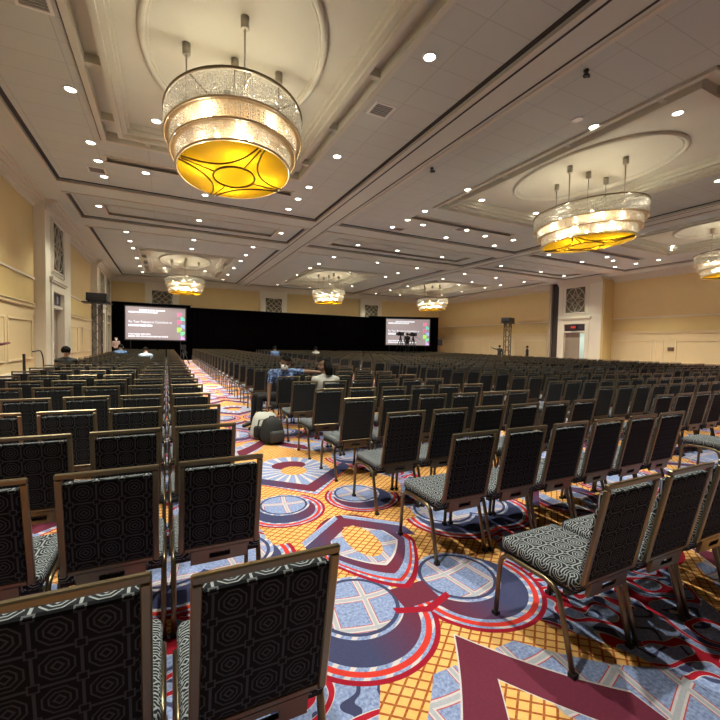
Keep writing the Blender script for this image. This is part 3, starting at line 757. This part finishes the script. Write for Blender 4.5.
for i, (bk, ri, c, x, y) in enumerate(seats[:N_IND]):
    rz = rnd.uniform(-.008, .008); dx = rnd.uniform(-.002, .002); dy = rnd.uniform(-.012, .012)
    if ri < 3: dy *= .4
    lab = chair_label(bk, ri, c); grp = 'banquet chairs in rows'
    if i < 120:
        t = thing('banquet_chair', lab, 'chair', (x + dx, y + dy, 0), rz, grp)
        for nme, me in PARTS: link(nme, me, t)
    else:
        t = link('banquet_chair', LITE, None, (x + dx, y + dy, 0)); t.rotation_euler = (0, 0, rz); tag(t, lab, 'chair', grp)
big = bmesh.new()
fv = [v.co.copy() for v in FAR.verts]; FAR.verts.index_update(); ff = [([v.index for v in f.verts], f.material_index) for f in FAR.faces]; FAR.free()
V, F, MI = [], [], []
for bk, ri, c, x, y in seats[N_IND:]:
    rz = rnd.uniform(-.03, .03); cs, sn = math.cos(rz), math.sin(rz); dx, dy = rnd.uniform(-.01, .01), rnd.uniform(-.03, .03); o0 = len(V)
    for p in fv: V.append((x + dx + p.x * cs - p.y * sn, y + dy + p.x * sn + p.y * cs, p.z))
    for idx, mi in ff: F.append([o0 + k for k in idx]); MI.append(mi)
big.free()
me = bpy.data.meshes.new('distant_chairs'); me.from_pydata(V, [], F); me.materials.append(FABRIC); me.materials.append(BRONZE); me.materials.append(BACKFAB)
me.polygons.foreach_set('material_index', MI); me.update()
o = link('distant_chairs', me); o['kind'] = 'stuff'; tag(o, 'mass of far black banquet chairs in rows towards the dark stage drape', 'chairs')

# ------------------------------------------------------------------ stage drape, screens, gear at the far end
def drape(pts, z1, label):
    bm = bmesh.new(); n = 0; P = []
    for (xa, ya), (xb, yb) in zip(pts, pts[1:]):
        L = math.hypot(xb - xa, yb - ya); k = int(L / .09); nx, ny = -(yb - ya) / L, (xb - xa) / L
        for i in range(k):
            t_ = i / k; w = .035 * math.sin(i * 1.35) + .02 * math.sin(i * .41)
            P.append((xa + (xb - xa) * t_ + nx * w, ya + (yb - ya) * t_ + ny * w))
    rows_ = [[bm.verts.new((x, y, z)) for x, y in P] for z in (0.0, z1)]
    for i in range(len(P) - 1): f = bm.faces.new((rows_[0][i], rows_[0][i + 1], rows_[1][i + 1], rows_[1][i])); f.smooth = True
    bmesh.ops.solidify(bm, geom=bm.faces[:], thickness=.012)
    t = thing('stage_drape', label, 'curtain'); o = obj('fabric_panel', bm, DRAPE, t)
    bm = bmesh.new(); bm_tube(bm, [(x, y, z1 + .01) for x, y in pts], .025, 6); 
    obj('top_pole', bm, BLACKGEAR, t)
    return t
drape([(-3.75, 35.85), (1.9, 35.85)], 4.48, 'black velour drape around and behind the left projection screen')
drape([(1.3, 36.15), (18.9, 36.15)], 4.33, 'long black velour drape across the back between both screens')
a26 = math.radians(-26)
S2 = Vector((22.15, 34.5))
ux, uy = math.cos(a26), math.sin(a26)
drape([(18.5, 36.0), (S2.x - ux * 2.6 + .1, S2.y - uy * 2.6 + .15), (S2.x + ux * 3.2 + .1, S2.y + uy * 3.2 + .15)], 4.45, 'black velour drape framing the angled right projection screen')

SLIDE = pmat('slide_mauve', (.30, .25, .255), .5, emit=(.31, .255, .265), estr=.85)
def glow(name, c, s=1.0): return pmat(name, c, .5, emit=c, estr=s)
TXT = glow('slide_white', (.85, .9, 1.0), .95); TXTB = glow('slide_text_glow', (.35, .62, .95), .9)
PET = [glow('petal_pink', (.85, .18, .38)), glow('petal_teal', (.12, .68, .50)), glow('petal_rose', (.80, .15, .35)), glow('petal_blue', (.33, .45, .85)), glow('petal_lime', (.40, .85, .12)), glow('petal_green', (.15, .75, .38)), glow('petal_violet', (.62, .35, .80))]
def screen(loc, rz, W, H_, label):
    t = thing('projection_screen', label, 'projection screen', loc, rz)
    bm = bmesh.new(); bm_box(bm, -W / 2, W / 2, -.01, .02, 0, H_); s = obj('screen_surface', bm, SLIDE, t)
    bm = bmesh.new(); f = .09
    bm_box(bm, -W / 2 - f, W / 2 + f, -.03, .03, H_, H_ + f); bm_box(bm, -W / 2 - f, W / 2 + f, -.03, .03, -f, 0); bm_box(bm, -W / 2 - f, -W / 2, -.03, .03, 0, H_); bm_box(bm, W / 2, W / 2 + f, -.03, .03, 0, H_)
    obj('screen_frame', bm, BLACKGEAR, t)
    bm = bmesh.new()
    for sx in (-W * .42, W * .42): bm_box(bm, sx - .03, sx + .03, .0, .05, -loc[2], 0)
    obj('screen_leg', bm, BLACKGEAR, t)
    u = W / 4.2
    text_obj('title_text', 'Re: Your Request to Contribute to', .265 * u, (-W * .455, -.014, H_ * .54), (PI / 2, 0, 0), TXT, s, .002, 'LEFT', .80)
    bm = bmesh.new()
    def words(x, z, h, ws):
        for w in ws: bm_box(bm, x, x + w * u, -.016, -.011, z - h / 2, z + h / 2); x += w * u + .05 * u
    words(-W * .455, H_ * .43, .15 * u, (.75, .42, .36)); words(-W * .28, H_ * .90, .10 * u, (.3, .2, .1, .35, .2, .4)); words(-W * .455, H_ * .835, .10 * u, (.5, .3, .4, .25, .35))
    words(-W * .455, H_ * .165, .08 * u, (.35, .4, .3, .3)); words(-W * .455, H_ * .095, .09 * u, (.45, .3, .25, .5, .3, .2, .45))
    obj('body_text', bm, TXT, s)
    for i, (px, pz, sx, sz) in enumerate(((.395, .80, 1, 1), (.455, .68, 1, -1), (.395, .56, 1, 1), (.455, .43, -1, 1), (.40, .32, 1.2, 1), (.455, .20, 1, 1), (.455, .07, 1, -1))):
        bm = bmesh.new(); r = .30 * u * abs(sx); q = []
        for k in range(9): q.append((r * (math.cos(PI / 2 * k / 8) - .5), r * (math.sin(PI / 2 * k / 8) - .5)))
        q += [(-r * .5, -r * .5 + 0.0)]
        f0 = [bm.verts.new((px * W + x * (1 if sx > 0 else -1), -.016, pz * H_ - z * (1 if sz > 0 else -1))) for x, z in q]; f1 = [bm.verts.new((v.co.x, -.011, v.co.z)) for v in f0]
        bm.faces.new(f0); bm.faces.new(f1[::-1])
        for k in range(len(q)): bm.faces.new((f0[k], f1[k], f1[(k + 1) % len(q)], f0[(k + 1) % len(q)]))
        obj('leaf_graphic', bm, PET[i], s)
    return t
screen((-.70, 35.6, 1.62), 0, 4.22, 2.55, 'left projection screen showing a mauve slide with coloured leaves')
screen((S2.x, S2.y, 1.60), a26, 4.4, 2.62, 'right projection screen with mauve slide, far corner of hall')

# projector and lighting lifts: lattice masts with a platform on top
def lattice_mast(bm, w, z1, r=.022):
    for sx in (-1, 1):
        for sy in (-1, 1): bm_tube(bm, [(sx * w, sy * w, .1), (sx * w, sy * w, z1)], r, 6)
    k = int(z1 / .42)
    for i in range(k):
        a, b_ = .1 + (z1 - .1) * i / k, .1 + (z1 - .1) * (i + 1) / k
        for (p, q) in (((-w, -w), (w, -w)), ((w, -w), (w, w)), ((w, w), (-w, w)), ((-w, w), (-w, -w))):
            if i % 2: p, q = q, p
            bm_tube(bm, [(p[0], p[1], a), (q[0], q[1], b_)], r * .6, 5)
def tower(loc, rz, z1, label, w, solid):
    t = thing('lift_tower', label, 'lift tower', loc, rz)
    bm = bmesh.new(); lattice_mast(bm, w, z1, .022 if solid else .042)
    obj('mast', bm, ALU, t)
    if solid:
        bm = bmesh.new(); bm_box(bm, -w * .85, -w * .1, -w * .6, w * .6, .1, z1); bm_box(bm, w * .15, w * .8, -w * .5, w * .5, .1, z1 * .98); obj('mast_column', bm, pmat('lift_grey', (.30, .27, .23), .5, .3), t)
    bm = bmesh.new(); bm_box(bm, -.55, .55, -.4, .4, .04, .14)
    for sx in (-1, 1):
        for sy in (-1, 1): bm_tube(bm, [(sx * .3, sy * .3, .10), (sx * .5, sy * .6, .03)], .03, 6)
    obj('base', bm, BLACKGEAR, t)
    bm = bmesh.new(); bm_box(bm, -.62, .62, -.45, .45, z1, z1 + .06); obj('platform', bm, BLACKGEAR, t)
    return t
PR1 = (-3.2, 24.6, 0)
tower(PR1, 0, 3.42, 'grey lift tower by the left wall carrying a projector', .2, True)
t = thing('projector', 'black projector on top of the left lift tower', 'projector', (PR1[0], PR1[1], 3.48))
bm = bmesh.new(); bm_rbox(bm, -.45, .45, -.35, .35, .05, .46, .03, 2); obj('body', bm, BLACKGEAR, t)
bm = bmesh.new(); bm_tube(bm, [(.1, .34, .24), (.1, .50, .24)], .11, 16); obj('lens', bm, BLACKPL, t)
bm = bmesh.new()
for sx in (-.35, .35):
    for sy in (-.25, .25): bm_box(bm, sx - .03, sx + .03, sy - .03, sy + .03, 0, .06)
obj('feet', bm, BLACKPL, t)
PR2 = (28.1, 27.0, 0)
tower(PR2, .4, 3.75, 'open lattice truss tower standing against the right wall', .24, False)
t = thing('projector', 'black projector on top of the right lattice truss tower', 'projector', (PR2[0], PR2[1], 3.81), .4)
bm = bmesh.new(); bm_rbox(bm, -.58, .58, -.4, .4, .05, .46, .03, 2); obj('body', bm, BLACKGEAR, t)
bm = bmesh.new(); bm_tube(bm, [(-.1, .39, .24), (-.1, .55, .24)], .11, 16); obj('lens', bm, BLACKPL, t)
bm = bmesh.new()
for sx in (-.4, .4):
    for sy in (-.3, .3): bm_box(bm, sx - .03, sx + .03, sy - .03, sy + .03, 0, .06)
obj('feet', bm, BLACKPL, t)

def speaker_on_stand(x, y, label, lab2):
    t = thing('speaker_stand', lab2, 'speaker stand', (x, y, 0))
    bm = bmesh.new(); bm_tube(bm, [(0, 0, .25), (0, 0, 1.6)], .025, 8); obj('pole', bm, BLACKGEAR, t)
    for k in range(3):
        bm = bmesh.new(); a = k * 2 * PI / 3; bm_tube(bm, [(0, 0, .75), (.5 * math.cos(a), .5 * math.sin(a), .02)], .016, 6); obj('leg', bm, BLACKGEAR, t)
    s = thing('loudspeaker', label, 'loudspeaker', (x, y, 1.6), -.4)
    bm = bmesh.new(); bm_rbox(bm, -.28, .28, -.24, .24, 0, .68, .03, 2); obj('cabinet', bm, BLACKGEAR, s)
    bm = bmesh.new(); bm_box(bm, -.24, .24, -.256, -.238, .05, .63); obj('front_grille', bm, BLACKPL, s)
speaker_on_stand(25.75, 34.0, 'black loudspeaker on a stand right of the right screen', 'thin speaker stand in front of the far tan wall')

# camera riser in front of the right screen
bm = bmesh.new(); bm_box(bm, 17.9, 20.8, 29.2, 31.2, 0, .9); bm_box(bm, 17.88, 20.82, 29.18, 31.22, .86, .92); o = obj('camera_riser', bm, DRAPE); tag(o, 'black skirted camera platform in front of the right screen', 'platform')
def camera_tripod(x, y, z, rz, label, h=1.45):
    t = thing('camera_tripod', label, 'video camera', (x, y, z), rz)
    for k in range(3):
        bm = bmesh.new(); a = k * 2 * PI / 3 + .5; bm_tube(bm, [(0, 0, h), (.42 * math.cos(a), .42 * math.sin(a), .0)], [.05, .03], 6); obj('leg', bm, BLACKGEAR, t)
    bm = bmesh.new(); bm_box(bm, -.13, .13, -.3, .25, h, h + .30); bm_tube(bm, [(0, .24, h + .15), (0, .48, h + .15)], .09, 10); bm_box(bm, -.2, -.12, -.1, .1, h + .12, h + .34); obj('camera_body', bm, BLACKGEAR, t)
    bm = bmesh.new(); bm_tube(bm, [(.05, -.1, h), (.2, -.6, h - .25)], .015, 6); obj('pan_handle', bm, BLACKGEAR, t)
camera_tripod(18.35, 29.7, .95, .4, 'video camera on tripod, left end of the camera platform'); camera_tripod(20.05, 30.3, .95, .4, 'video camera on tripod, right end of the camera platform')
camera_tripod(1.05, 29.0, 0, 0, 'dark video camera on tripod at the far end of the centre aisle', 1.0)

# wall control box on the right
bm = bmesh.new(); bm_rbox(bm, XR - .06, XR - .001, 14.6, 14.95, 1.55, 1.80, .01, 1); o = obj('control_box', bm, pmat('control_bronze', (.10, .06, .035), .5)); tag(o, 'small dark control box on the right wall panelling', 'wall box')
# folded chair trolley leaning by the left wall
t = thing('chair_trolley', 'dark tubular chair trolley standing by the left wall panelling', 'trolley', (-3.9, 15.43, 0))
bm = bmesh.new(); bm_box(bm, -.03, .03, -.04, .04, .12, 1.09); obj('upright', bm, BLACKGEAR, t)
bm = bmesh.new(); bm_tube(bm, [(0.02, .8, 1.14), (0.02, 1.55, 1.16)] + [(.02, 1.55 + .50 * math.sin(a), .66 + .50 * math.cos(a)) for a in [PI / 2 * k / 8 for k in range(1, 9)]] + [(.02, 2.06, .12)], .022, 6); obj('curved_handle', bm, BLACKGEAR, t)
bm = bmesh.new(); bm_box(bm, -.25, .25, -.05, 2.1, .10, .15); obj('deck', bm, BLACKGEAR, t)
bm = bmesh.new()
for sx in (-.2, .2):
    for sy in (.1, 1.8): bm_ball(bm, (sx, sy, .055), .055, 10, 0, (.4, 1, 1))
obj('wheels', bm, BLACKPL, t)
# dark red wall flag stub at the left frame edge
t = thing('wall_sconce', 'dark red angled wall bracket at the left edge of the frame', 'bracket', (XL, 15.5, 1.36))
bm = bmesh.new(); bm_tube(bm, [(0.0, 0, 0), (.10, .1, .02), (.22, .32, .06)], [.05, .045, .035], 8); obj('arm', bm, pmat('maroon_bracket', (.09, .01, .02), .4), t)
bm = bmesh.new(); bm_box(bm, .0, .02, -.08, .08, -.10, .10); obj('wall_plate', bm, BRONZE, t)

# ------------------------------------------------------------------ people
SKIN = pmat('skin_brown', (.20, .105, .065), .55); SKINL = pmat('skin_fair', (.52, .32, .23), .55)
HAIR = pmat('dark_hair', (.006, .005, .0045), .85, spec=.1); TROU = pmat('black_trousers', (.010, .010, .012), .85); SHOE = pmat('black_shoes', (.012, .011, .011), .4)
MASK = pmat('white_mask', (.80, .80, .78), .8)
def make_pattern_shirt():
    m = bpy.data.materials.new('blue_print_shirt'); m.use_nodes = True; nt = m.node_tree; X.nt = nt; b = nt.nodes['Principled BSDF']
    vec, x, y, z = objxyz(nt); n = noisef(vec, 22, 3.0)
    nt.links.new(mixc((n * 6.0 - 2.6).min(1.0).max(0.0), (.025, .04, .13), (.22, .34, .62)), b.inputs['Base Color']); b.inputs['Roughness'].default_value = .8
    return m
SHIRTB = make_pattern_shirt()
def person(name, label, J, mats, loc=(0, 0, 0), rz=0, voxel=.014, hair='short', mask=True, fingers=False):
    """J: joints dict in local metres; one remeshed skin surface, clothing by nearest limb"""
    V3 = lambda k: Vector(J[k])
    segs = []                                    # (a, b, ra, rb, slot): 0 skin 1 shirt 2 trousers 3 shoes
    pel, che, nec, hd = V3('pelvis'), V3('chest'), V3('neck'), V3('head')
    sl, sr = V3('shl'), V3('shr')
    side = (sr - sl).normalized()
    segs += [(pel - side * .07, pel + side * .07, .125, .125, 2), (pel, (pel + che) / 2, .125, .125, 1), (pel + (che - pel) * .3 - side * .05, che - side * .06, .105, .125, 1), (pel + (che - pel) * .3 + side * .05, che + side * .06, .105, .125, 1),
             (che, nec - (nec - che) * .25, .12, .07, 1), (sl, nec - (nec - che) * .2, .062, .06, 1), (sr, nec - (nec - che) * .2, .062, .06, 1), (sl, che, .07, .11, 1), (sr, che, .07, .11, 1), (nec - (nec - che) * .1, hd, .052, .055, 0)]
    for s in 'lr':
        sh, el, wr = V3('sh' + s), V3('el' + s), V3('wr' + s)
        mid = sh.lerp(el, .62)
        segs += [(sh, mid, .056, .053, 1), (mid, el, .046, .040, 0 if J.get('bare') else 1), (el, wr, .042, .028, 0 if J.get('bare') else 1)]
        d = (wr - el).normalized()
        if 'ha' + s in J: d = (V3('ha' + s) - wr).normalized()
        lat = d.cross(Vector((0, 0, 1)) if abs(d.z) < .8 else Vector((1, 0, 0))).normalized(); nrm = d.cross(lat)
        palm = wr + d * .085
        segs += [(wr, palm + lat * .022, .024, .017, 0), (wr, palm - lat * .022, .024, .017, 0), (wr, palm, .024, .017, 0)]
        for fi, (o_, L) in enumerate(((-.032, .062), (-.011, .074), (.011, .070), (.032, .054))):
            b0 = palm + lat * o_; b1 = b0 + d * L * .55 + nrm * .010; b2 = b1 + d * L * .45 + nrm * .026
            segs += [(b0, b1, .0095, .0088, 0), (b1, b2, .0088, .0075, 0)]
        tb_ = wr + d * .03 - lat * .024; t1 = tb_ + d * .035 - lat * .034; t2 = t1 + d * .032 - lat * .006 + nrm * .012
        segs += [(tb_, t1, .013, .011, 0), (t1, t2, .011, .009, 0)]
        hp, kn, an, to = V3('hip' + s), V3('kn' + s), V3('an' + s), V3('to' + s)
        segs += [(hp, kn, .088, .060, 2), (kn, an, .060, .044, 2), (an - (an - to) * .0, to, .045, .036, 3), (an - (to - an) * .35, an, .036, .044, 3)]
    f = V3('face').normalized(); up = (hd - nec).normalized(); up = (up - f * up.dot(f)).normalized(); rt = f.cross(up)
    hc = hd + up * .085
    balls = [(hc + up * .02 - f * .012, .098, 0), (hc - up * .045 + f * .022, .068, 0), (hc - up * .085 + f * .040, .042, 0)]
    segs += [(hc + f * .092 + up * .012, hc + f * .112 - up * .022, .010, .015, 0)]
    for s_ in (-1, 1): segs.append((hc + rt * s_ * .094 + up * .015, hc + rt * s_ * .092 - up * .02, .016, .012, 0)); segs.append((hc + rt * s_ * .055 - up * .05 + f * .05, hc - up * .07 + f * .075, .022, .02, 0))
    bm = bmesh.new()
    for a, b_, ra, rb, sl_ in segs:
        d = b_ - a; L = max(d.length, 1e-4); q = d.to_track_quat('Z', 'Y').to_matrix().to_4x4(); M = Matrix.Translation(a) @ q
        t = bmesh.new(); prof = []
        for k in range(5): th = PI / 2 * k / 4; prof.append((ra * math.sin(th) + 1e-4, -ra * math.cos(th)))
        for k in range(5): th = PI / 2 * k / 4; prof.append((rb * math.cos(th) + 1e-4, L + rb * math.sin(th)))
        bm_lathe(t, prof, 12); bmesh.ops.recalc_face_normals(t, faces=t.faces[:]); bm_merge(bm, t, 0, M)
    for c, r, sl_ in balls: bm_ball(bm, c, r, 14)
    bmesh.ops.recalc_face_normals(bm, faces=bm.faces[:])
    me0 = bpy.data.meshes.new('tmp'); bm.to_mesh(me0); bm.free()
    tmp = bpy.data.objects.new('tmp', me0); COL.objects.link(tmp)
    md = tmp.modifiers.new('r', 'REMESH'); md.mode = 'VOXEL'; md.voxel_size = .0065 if fingers else voxel
    sm = tmp.modifiers.new('s', 'SMOOTH'); sm.factor = .5; sm.iterations = 3 if fingers else 1
    dg = bpy.context.evaluated_depsgraph_get(); dg.update()
    me = bpy.data.meshes.new_from_object(tmp.evaluated_get(dg)); bpy.data.objects.remove(tmp)
    me.materials.clear()
    for m in mats: me.materials.append(m)
    allp = segs + [(c, c, r, r, s_) for c, r, s_ in balls]
    for p in me.polygons:
        c = p.center; best = 9; bs = 0
        for a, b_, ra, rb, s_ in allp:
            d = b_ - a; L2 = d.length_squared; t_ = 0 if L2 < 1e-9 else max(0, min(1, (c - a).dot(d) / L2))
            k = (c - (a + d * t_)).length - (ra + (rb - ra) * t_)
            if k < best: best, bs = k, s_
        p.material_index = bs; p.use_smooth = True
    o = link(name, me, None, loc); o.rotation_euler = (0, 0, rz); tag(o, label, 'person')
    # hair cap, eyes, mask
    bm = bmesh.new(); t = bmesh.new(); bmesh.ops.create_uvsphere(t, u_segments=20, v_segments=14, radius=1)
    R3 = Matrix((rt, f, up)).transposed().to_4x4()
    vs = bm_merge(bm, t, 0, Matrix.Translation(hc + up * .026 - f * .018) @ R3 @ Matrix.Diagonal((.106, .112, .110, 1)))
    low = -.02 if hair == 'short' else -.20
    dele = [v for v in bm.verts if ((v.co - hc).dot(f) > .035 and (v.co - hc).dot(up) < .055) or (v.co - hc).dot(up) < (-.045 if hair == 'short' else -.08)]
    bmesh.ops.delete(bm, geom=dele, context='VERTS')
    for v in bm.verts: v.co += (v.co - hc).normalized() * (.008 * noise.noise(v.co * 40))
    if hair == 'long':
        for k in range(9):
            a = PI * k / 8; p0 = hc - f * .06 * math.sin(a) * 1.5 + rt * .095 * math.cos(a); bm_tube(bm, [p0 + up * .03, p0 - up * .08 - f * .01, p0 - up * .19], [.035, .04, .02], 7)
    bmesh.ops.solidify(bm, geom=[g for g in bm.faces if len(g.verts) > 2 and hair == 'short'], thickness=.006) if hair == 'short' else None
    obj('hair', bm, HAIR, o)
    bm = bmesh.new()
    for s_ in (-1, 1): bm_ball(bm, hc + rt * s_ * .034 + f * .079 + up * .016, .011, 8)
    obj('eyes', bm, BLACKPL, o)
    if mask:
        bm = bmesh.new(); t = bmesh.new(); bmesh.ops.create_uvsphere(t, u_segments=16, v_segments=12, radius=1)
        bm_merge(bm, t, 0, Matrix.Translation(hc - up * .055 + f * .050) @ R3 @ Matrix.Diagonal((.066, .075, .060, 1)))
        bmesh.ops.delete(bm, geom=[v for v in bm.verts if (v.co - hc).dot(f) < .035], context='VERTS')
        for s_ in (-1, 1): bm_tube(bm, [hc - up * .04 + f * .06 + rt * s_ * .06, hc + up * .0 + rt * s_ * .104, hc - up * .03 + rt * s_ * .10 - f * .01], .004, 5)
        bmesh.ops.solidify(bm, geom=bm.faces[:], thickness=.003) if False else None
        obj('face_mask', bm, MASK, o)
    return o
def seated(lean=0.0, turn=0.0, arms='lap', bow=0.0):
    """facing +y, pelvis over the seat of a chair whose back stands at y = 0"""
    z = .60
    J = dict(pelvis=(0, .24, z), chest=(0, .21 + lean, z + .36), neck=(0, .21 + lean * 1.4, z + .50), head=(0, .23 + lean * 1.7, z + .58 - bow * .05), face=(math.sin(turn), math.cos(turn), -.1 - bow),
             shl=(-.185, .20 + lean * 1.2, z + .42), shr=(.185, .20 + lean * 1.2, z + .42), ell=(-.25, .26 + lean, z + .15), elr=(.25, .26 + lean, z + .15), wrl=(-.12, .46 + lean, z + .10), wrr=(.12, .46 + lean, z + .10),
             hipl=(-.09, .28, z - .02), hipr=(.09, .28, z - .02), knl=(-.11, .70, z - .06), knr=(.11, .70, z - .06), anl=(-.11, .74, .09), anr=(.11, .74, .09), tol=(-.12, .90, .045), tor=(.12, .90, .045))
    return J
def standing():
    return dict(pelvis=(0, 0, .95), chest=(0, .0, 1.30), neck=(0, .0, 1.46), head=(0, .02, 1.54), face=(0, 1, -.05), shl=(-.19, 0, 1.40), shr=(.19, 0, 1.40), ell=(-.25, -.02, 1.12), elr=(.25, -.02, 1.12), wrl=(-.25, .08, .88), wrr=(.25, .08, .88),
                hipl=(-.09, 0, .92), hipr=(.09, 0, .92), knl=(-.10, .02, .50), knr=(.10, .02, .50), anl=(-.10, -.02, .09), anr=(.10, -.02, .09), tol=(-.12, .13, .045), tor=(.12, .13, .045))
BLK = pmat('black_jumper', (.012, .013, .015), .9); BLU = pmat('mid_blue_shirt', (.14, .24, .46), .85); LBL = pmat('pale_blue_shirt', (.38, .48, .62), .85); WHT = pmat('white_shirt', (.42, .41, .39), .85); PNK = pmat('pale_pink_shirt', (.50, .38, .34), .85)
# man sitting sideways in the aisle seat, turned to the camera, one arm over the chair backs
Jm = dict(bare=1, pelvis=(2.06, 7.36, .60), chest=(1.96, 7.22, .96), neck=(1.94, 7.16, 1.10), head=(1.94, 7.12, 1.15), face=(-.35, -1, -.35),
          shl=(2.13, 7.20, 1.06), shr=(1.75, 7.28, 1.04), ell=(2.40, 7.16, 1.06), elr=(1.69, 7.22, .78), wrl=(2.64, 7.13, 1.045), wrr=(1.66, 7.12, .55), hal=(2.78, 7.12, 1.03), har=(1.63, 7.06, .42),
          hipl=(1.98, 7.27, .58), hipr=(1.98, 7.46, .58), knl=(1.53, 7.22, .60), knr=(1.50, 7.50, .60), anl=(1.52, 7.28, .09), anr=(1.46, 7.56, .09), tol=(1.36, 7.24, .045), tor=(1.30, 7.54, .045))
person('person', 'person in blue patterned shirt and white mask sitting sideways beside the aisle', Jm, [SKIN, SHIRTB, TROU, SHOE], fingers=True)
Jw = seated(0.02, .9)
Jw.update(face=(-1, .1, -.1))
person('person', 'person with dark hair and white top seated beside the masked aisle sitter', Jw, [SKIN, WHT, TROU, SHOE], (2.45, 6.13, -.04), 0, hair='long', mask=False)
person('person', 'person with short dark hair and black jumper seated near the left wall', seated(0, .25), [SKINL, BLK, TROU, SHOE], (-2.305, 12.29, .0), 0)
person('person', 'person in mid blue shirt seated below the left screen corner', seated(.02, .1, bow=.2), [SKINL, BLU, TROU, SHOE], (-1.82, 20.45, 0), 0, voxel=.018)
person('person', 'person in pale blue shirt with bowed head seated under the left screen', seated(.10, 0, bow=.8), [SKINL, LBL, TROU, SHOE], (-.72, 17.39, -.03), 0, voxel=.018)
Js = standing(); Js['face'] = (.3, -1, 0)
for k in ('tol', 'tor'): Js[k] = (Js[k][0], -.15, .045)
for k in ('wrl', 'wrr'): Js[k] = (Js[k][0] * .5, -.15, 1.05)
person('person', 'person in pale top standing left of the left screen', Js, [SKINL, PNK, TROU, SHOE], (-3.25, 33.6, 0), 0, voxel=.02)
person('person', 'dark clothed camera operator standing between two tripods on the platform', standing(), [SKIN, BLK, TROU, SHOE], (19.25, 30.05, .92), -.5, voxel=.02)
Jp = standing(); Jp['ell'] = (-.45, .0, 1.42); Jp['wrl'] = (-.70, .0, 1.55)
person('person', 'dark silhouetted person with raised arm beside the right truss tower', Jp, [SKIN, BLK, TROU, SHOE], (26.9, 26.7, 0), -.8, voxel=.02, mask=False)
person('person', 'dark silhouetted person standing right of the truss tower by the wall', standing(), [SKIN, BLK, TROU, SHOE], (29.0, 25.5, 0), .9, voxel=.02, mask=False)
person('person', 'person in blue top seated far off in front of the black drape', seated(0, .1), [SKINL, BLU, TROU, SHOE], (5.62, 22.5, 0), 0, voxel=.02)
person('person', 'person in grey top seated far off behind the white topped sitter', seated(0, .1), [SKINL, WHT, TROU, SHOE], (8.1, 22.5, 0), 0, voxel=.02)

# bags on the carpet by the aisle seat
def bag(name, label, loc, rz, mat, mat2, w, d, h, lean):
    t = thing(name, label, 'bag', loc, rz)
    bm = bmesh.new(); vs = bm_rbox(bm, -w / 2, w / 2, -d / 2, d / 2, 0, h, min(w, d) * .38, 5)
    for v in vs:
        k = v.co.z / h; v.co.x *= 1 - .28 * k * k; v.co.y = v.co.y * (1 - .35 * k * k) + lean * k
        v.co += Vector((1, 1, .3)) * (.018 * noise.noise(v.co * 7 + Vector((rz, 1, 2)))); v.co.z = max(v.co.z, .0)
    for f in bm.faces: f.smooth = True
    obj('body', bm, mat, t)
    bm = bmesh.new(); vs = bm_rbox(bm, -w * .30, w * .30, -d / 2 - .05, -d / 2 + .05, h * .10, h * .55, .035, 3)
    for f in bm.faces: f.smooth = True
    obj('front_pocket', bm, mat2, t)
    bm = bmesh.new()
    for sx in (-.12, .12): bm_tube(bm, [(sx, lean * .9, h * .95), (sx * 1.3, lean + .12, h * .9), (sx * 1.5, d * .5 + .05, h * .5), (sx * 1.3, d * .45, h * .12)], .016, 6, r2=.006)
    obj('strap', bm, mat, t)
    bm = bmesh.new(); bm_tube(bm, [(-.05, lean, h * .96), (-.035, lean, h * 1.05), (.035, lean, h * 1.05), (.05, lean, h * .96)], .012, 6); obj('grab_handle', bm, mat2, t)
    return t
CAN = pmat('black_canvas', (.014, .014, .016), .8, bump=(60, .3)); GRY = pmat('grey_canvas', (.035, .035, .038), .7); SIL = pmat('silver_nylon', (.48, .48, .45), .45, bump=(14, .5)); 
bag('backpack', 'black backpack slumped on the carpet beside the aisle seat', (1.53, 6.24, 0), .25, CAN, GRY, .38, .28, .40, .05)
bag('tote_bag', 'pale silver bag leaning behind the black backpack', (1.46, 6.62, 0), -.35, SIL, CAN, .46, .26, .42, .12)

# ------------------------------------------------------------------ corridor light, camera, output
la = bpy.data.lights.new('corridor_lamp', 'AREA'); la.energy = 60; la.size = 1.2; la.color = (.9, 1.0, .92)
o = link('corridor_lamp', la, None, (31.9, 21.0, 3.1))
cam = bpy.data.cameras.new('camera'); cam.sensor_width = 36; cam.lens = 36 * 398.69 / 720; cam.clip_start = .02; cam.clip_end = 200
co = link('camera', cam, None, (0, 0, 1.6))
yaw, pit, rol = math.radians(25.966), math.radians(2.288), math.radians(1.157)
B = Matrix(((1, 0, 0), (0, 0, -1), (0, 1, 0)))
Yw = Matrix(((math.cos(yaw), -math.sin(yaw), 0), (math.sin(yaw), math.cos(yaw), 0), (0, 0, 1)))
Pt = Matrix(((1, 0, 0), (0, math.cos(pit), -math.sin(pit)), (0, math.sin(pit), math.cos(pit))))
Rl = Matrix(((math.cos(rol), -math.sin(rol), 0), (math.sin(rol), math.cos(rol), 0), (0, 0, 1)))
M = Rl @ Pt @ B @ Yw                       # world -> (right, down, forward)
R = M.transposed() @ Matrix(((1, 0, 0), (0, -1, 0), (0, 0, -1)))
co.rotation_euler = R.to_euler()
SC.camera = co
w = bpy.data.worlds.new('world'); SC.world = w; w.use_nodes = True; w.node_tree.nodes['Background'].inputs[0].default_value = (0, 0, 0, 1)
SC.view_settings.view_transform = 'Standard'; SC.view_settings.look = 'None'; SC.view_settings.gamma = 1; SC.view_settings.use_curve_mapping = False
SC.view_settings.exposure = 0.0
SC.cycles.use_denoising = True; SC.cycles.max_bounces = 8; SC.cycles.diffuse_bounces = 4; SC.cycles.transparent_max_bounces = 16
SC.cycles.sample_clamp_indirect = 6; SC.cycles.caustics_reflective = False; SC.cycles.caustics_refractive = False; SC.cycles.blur_glossy = 1.0
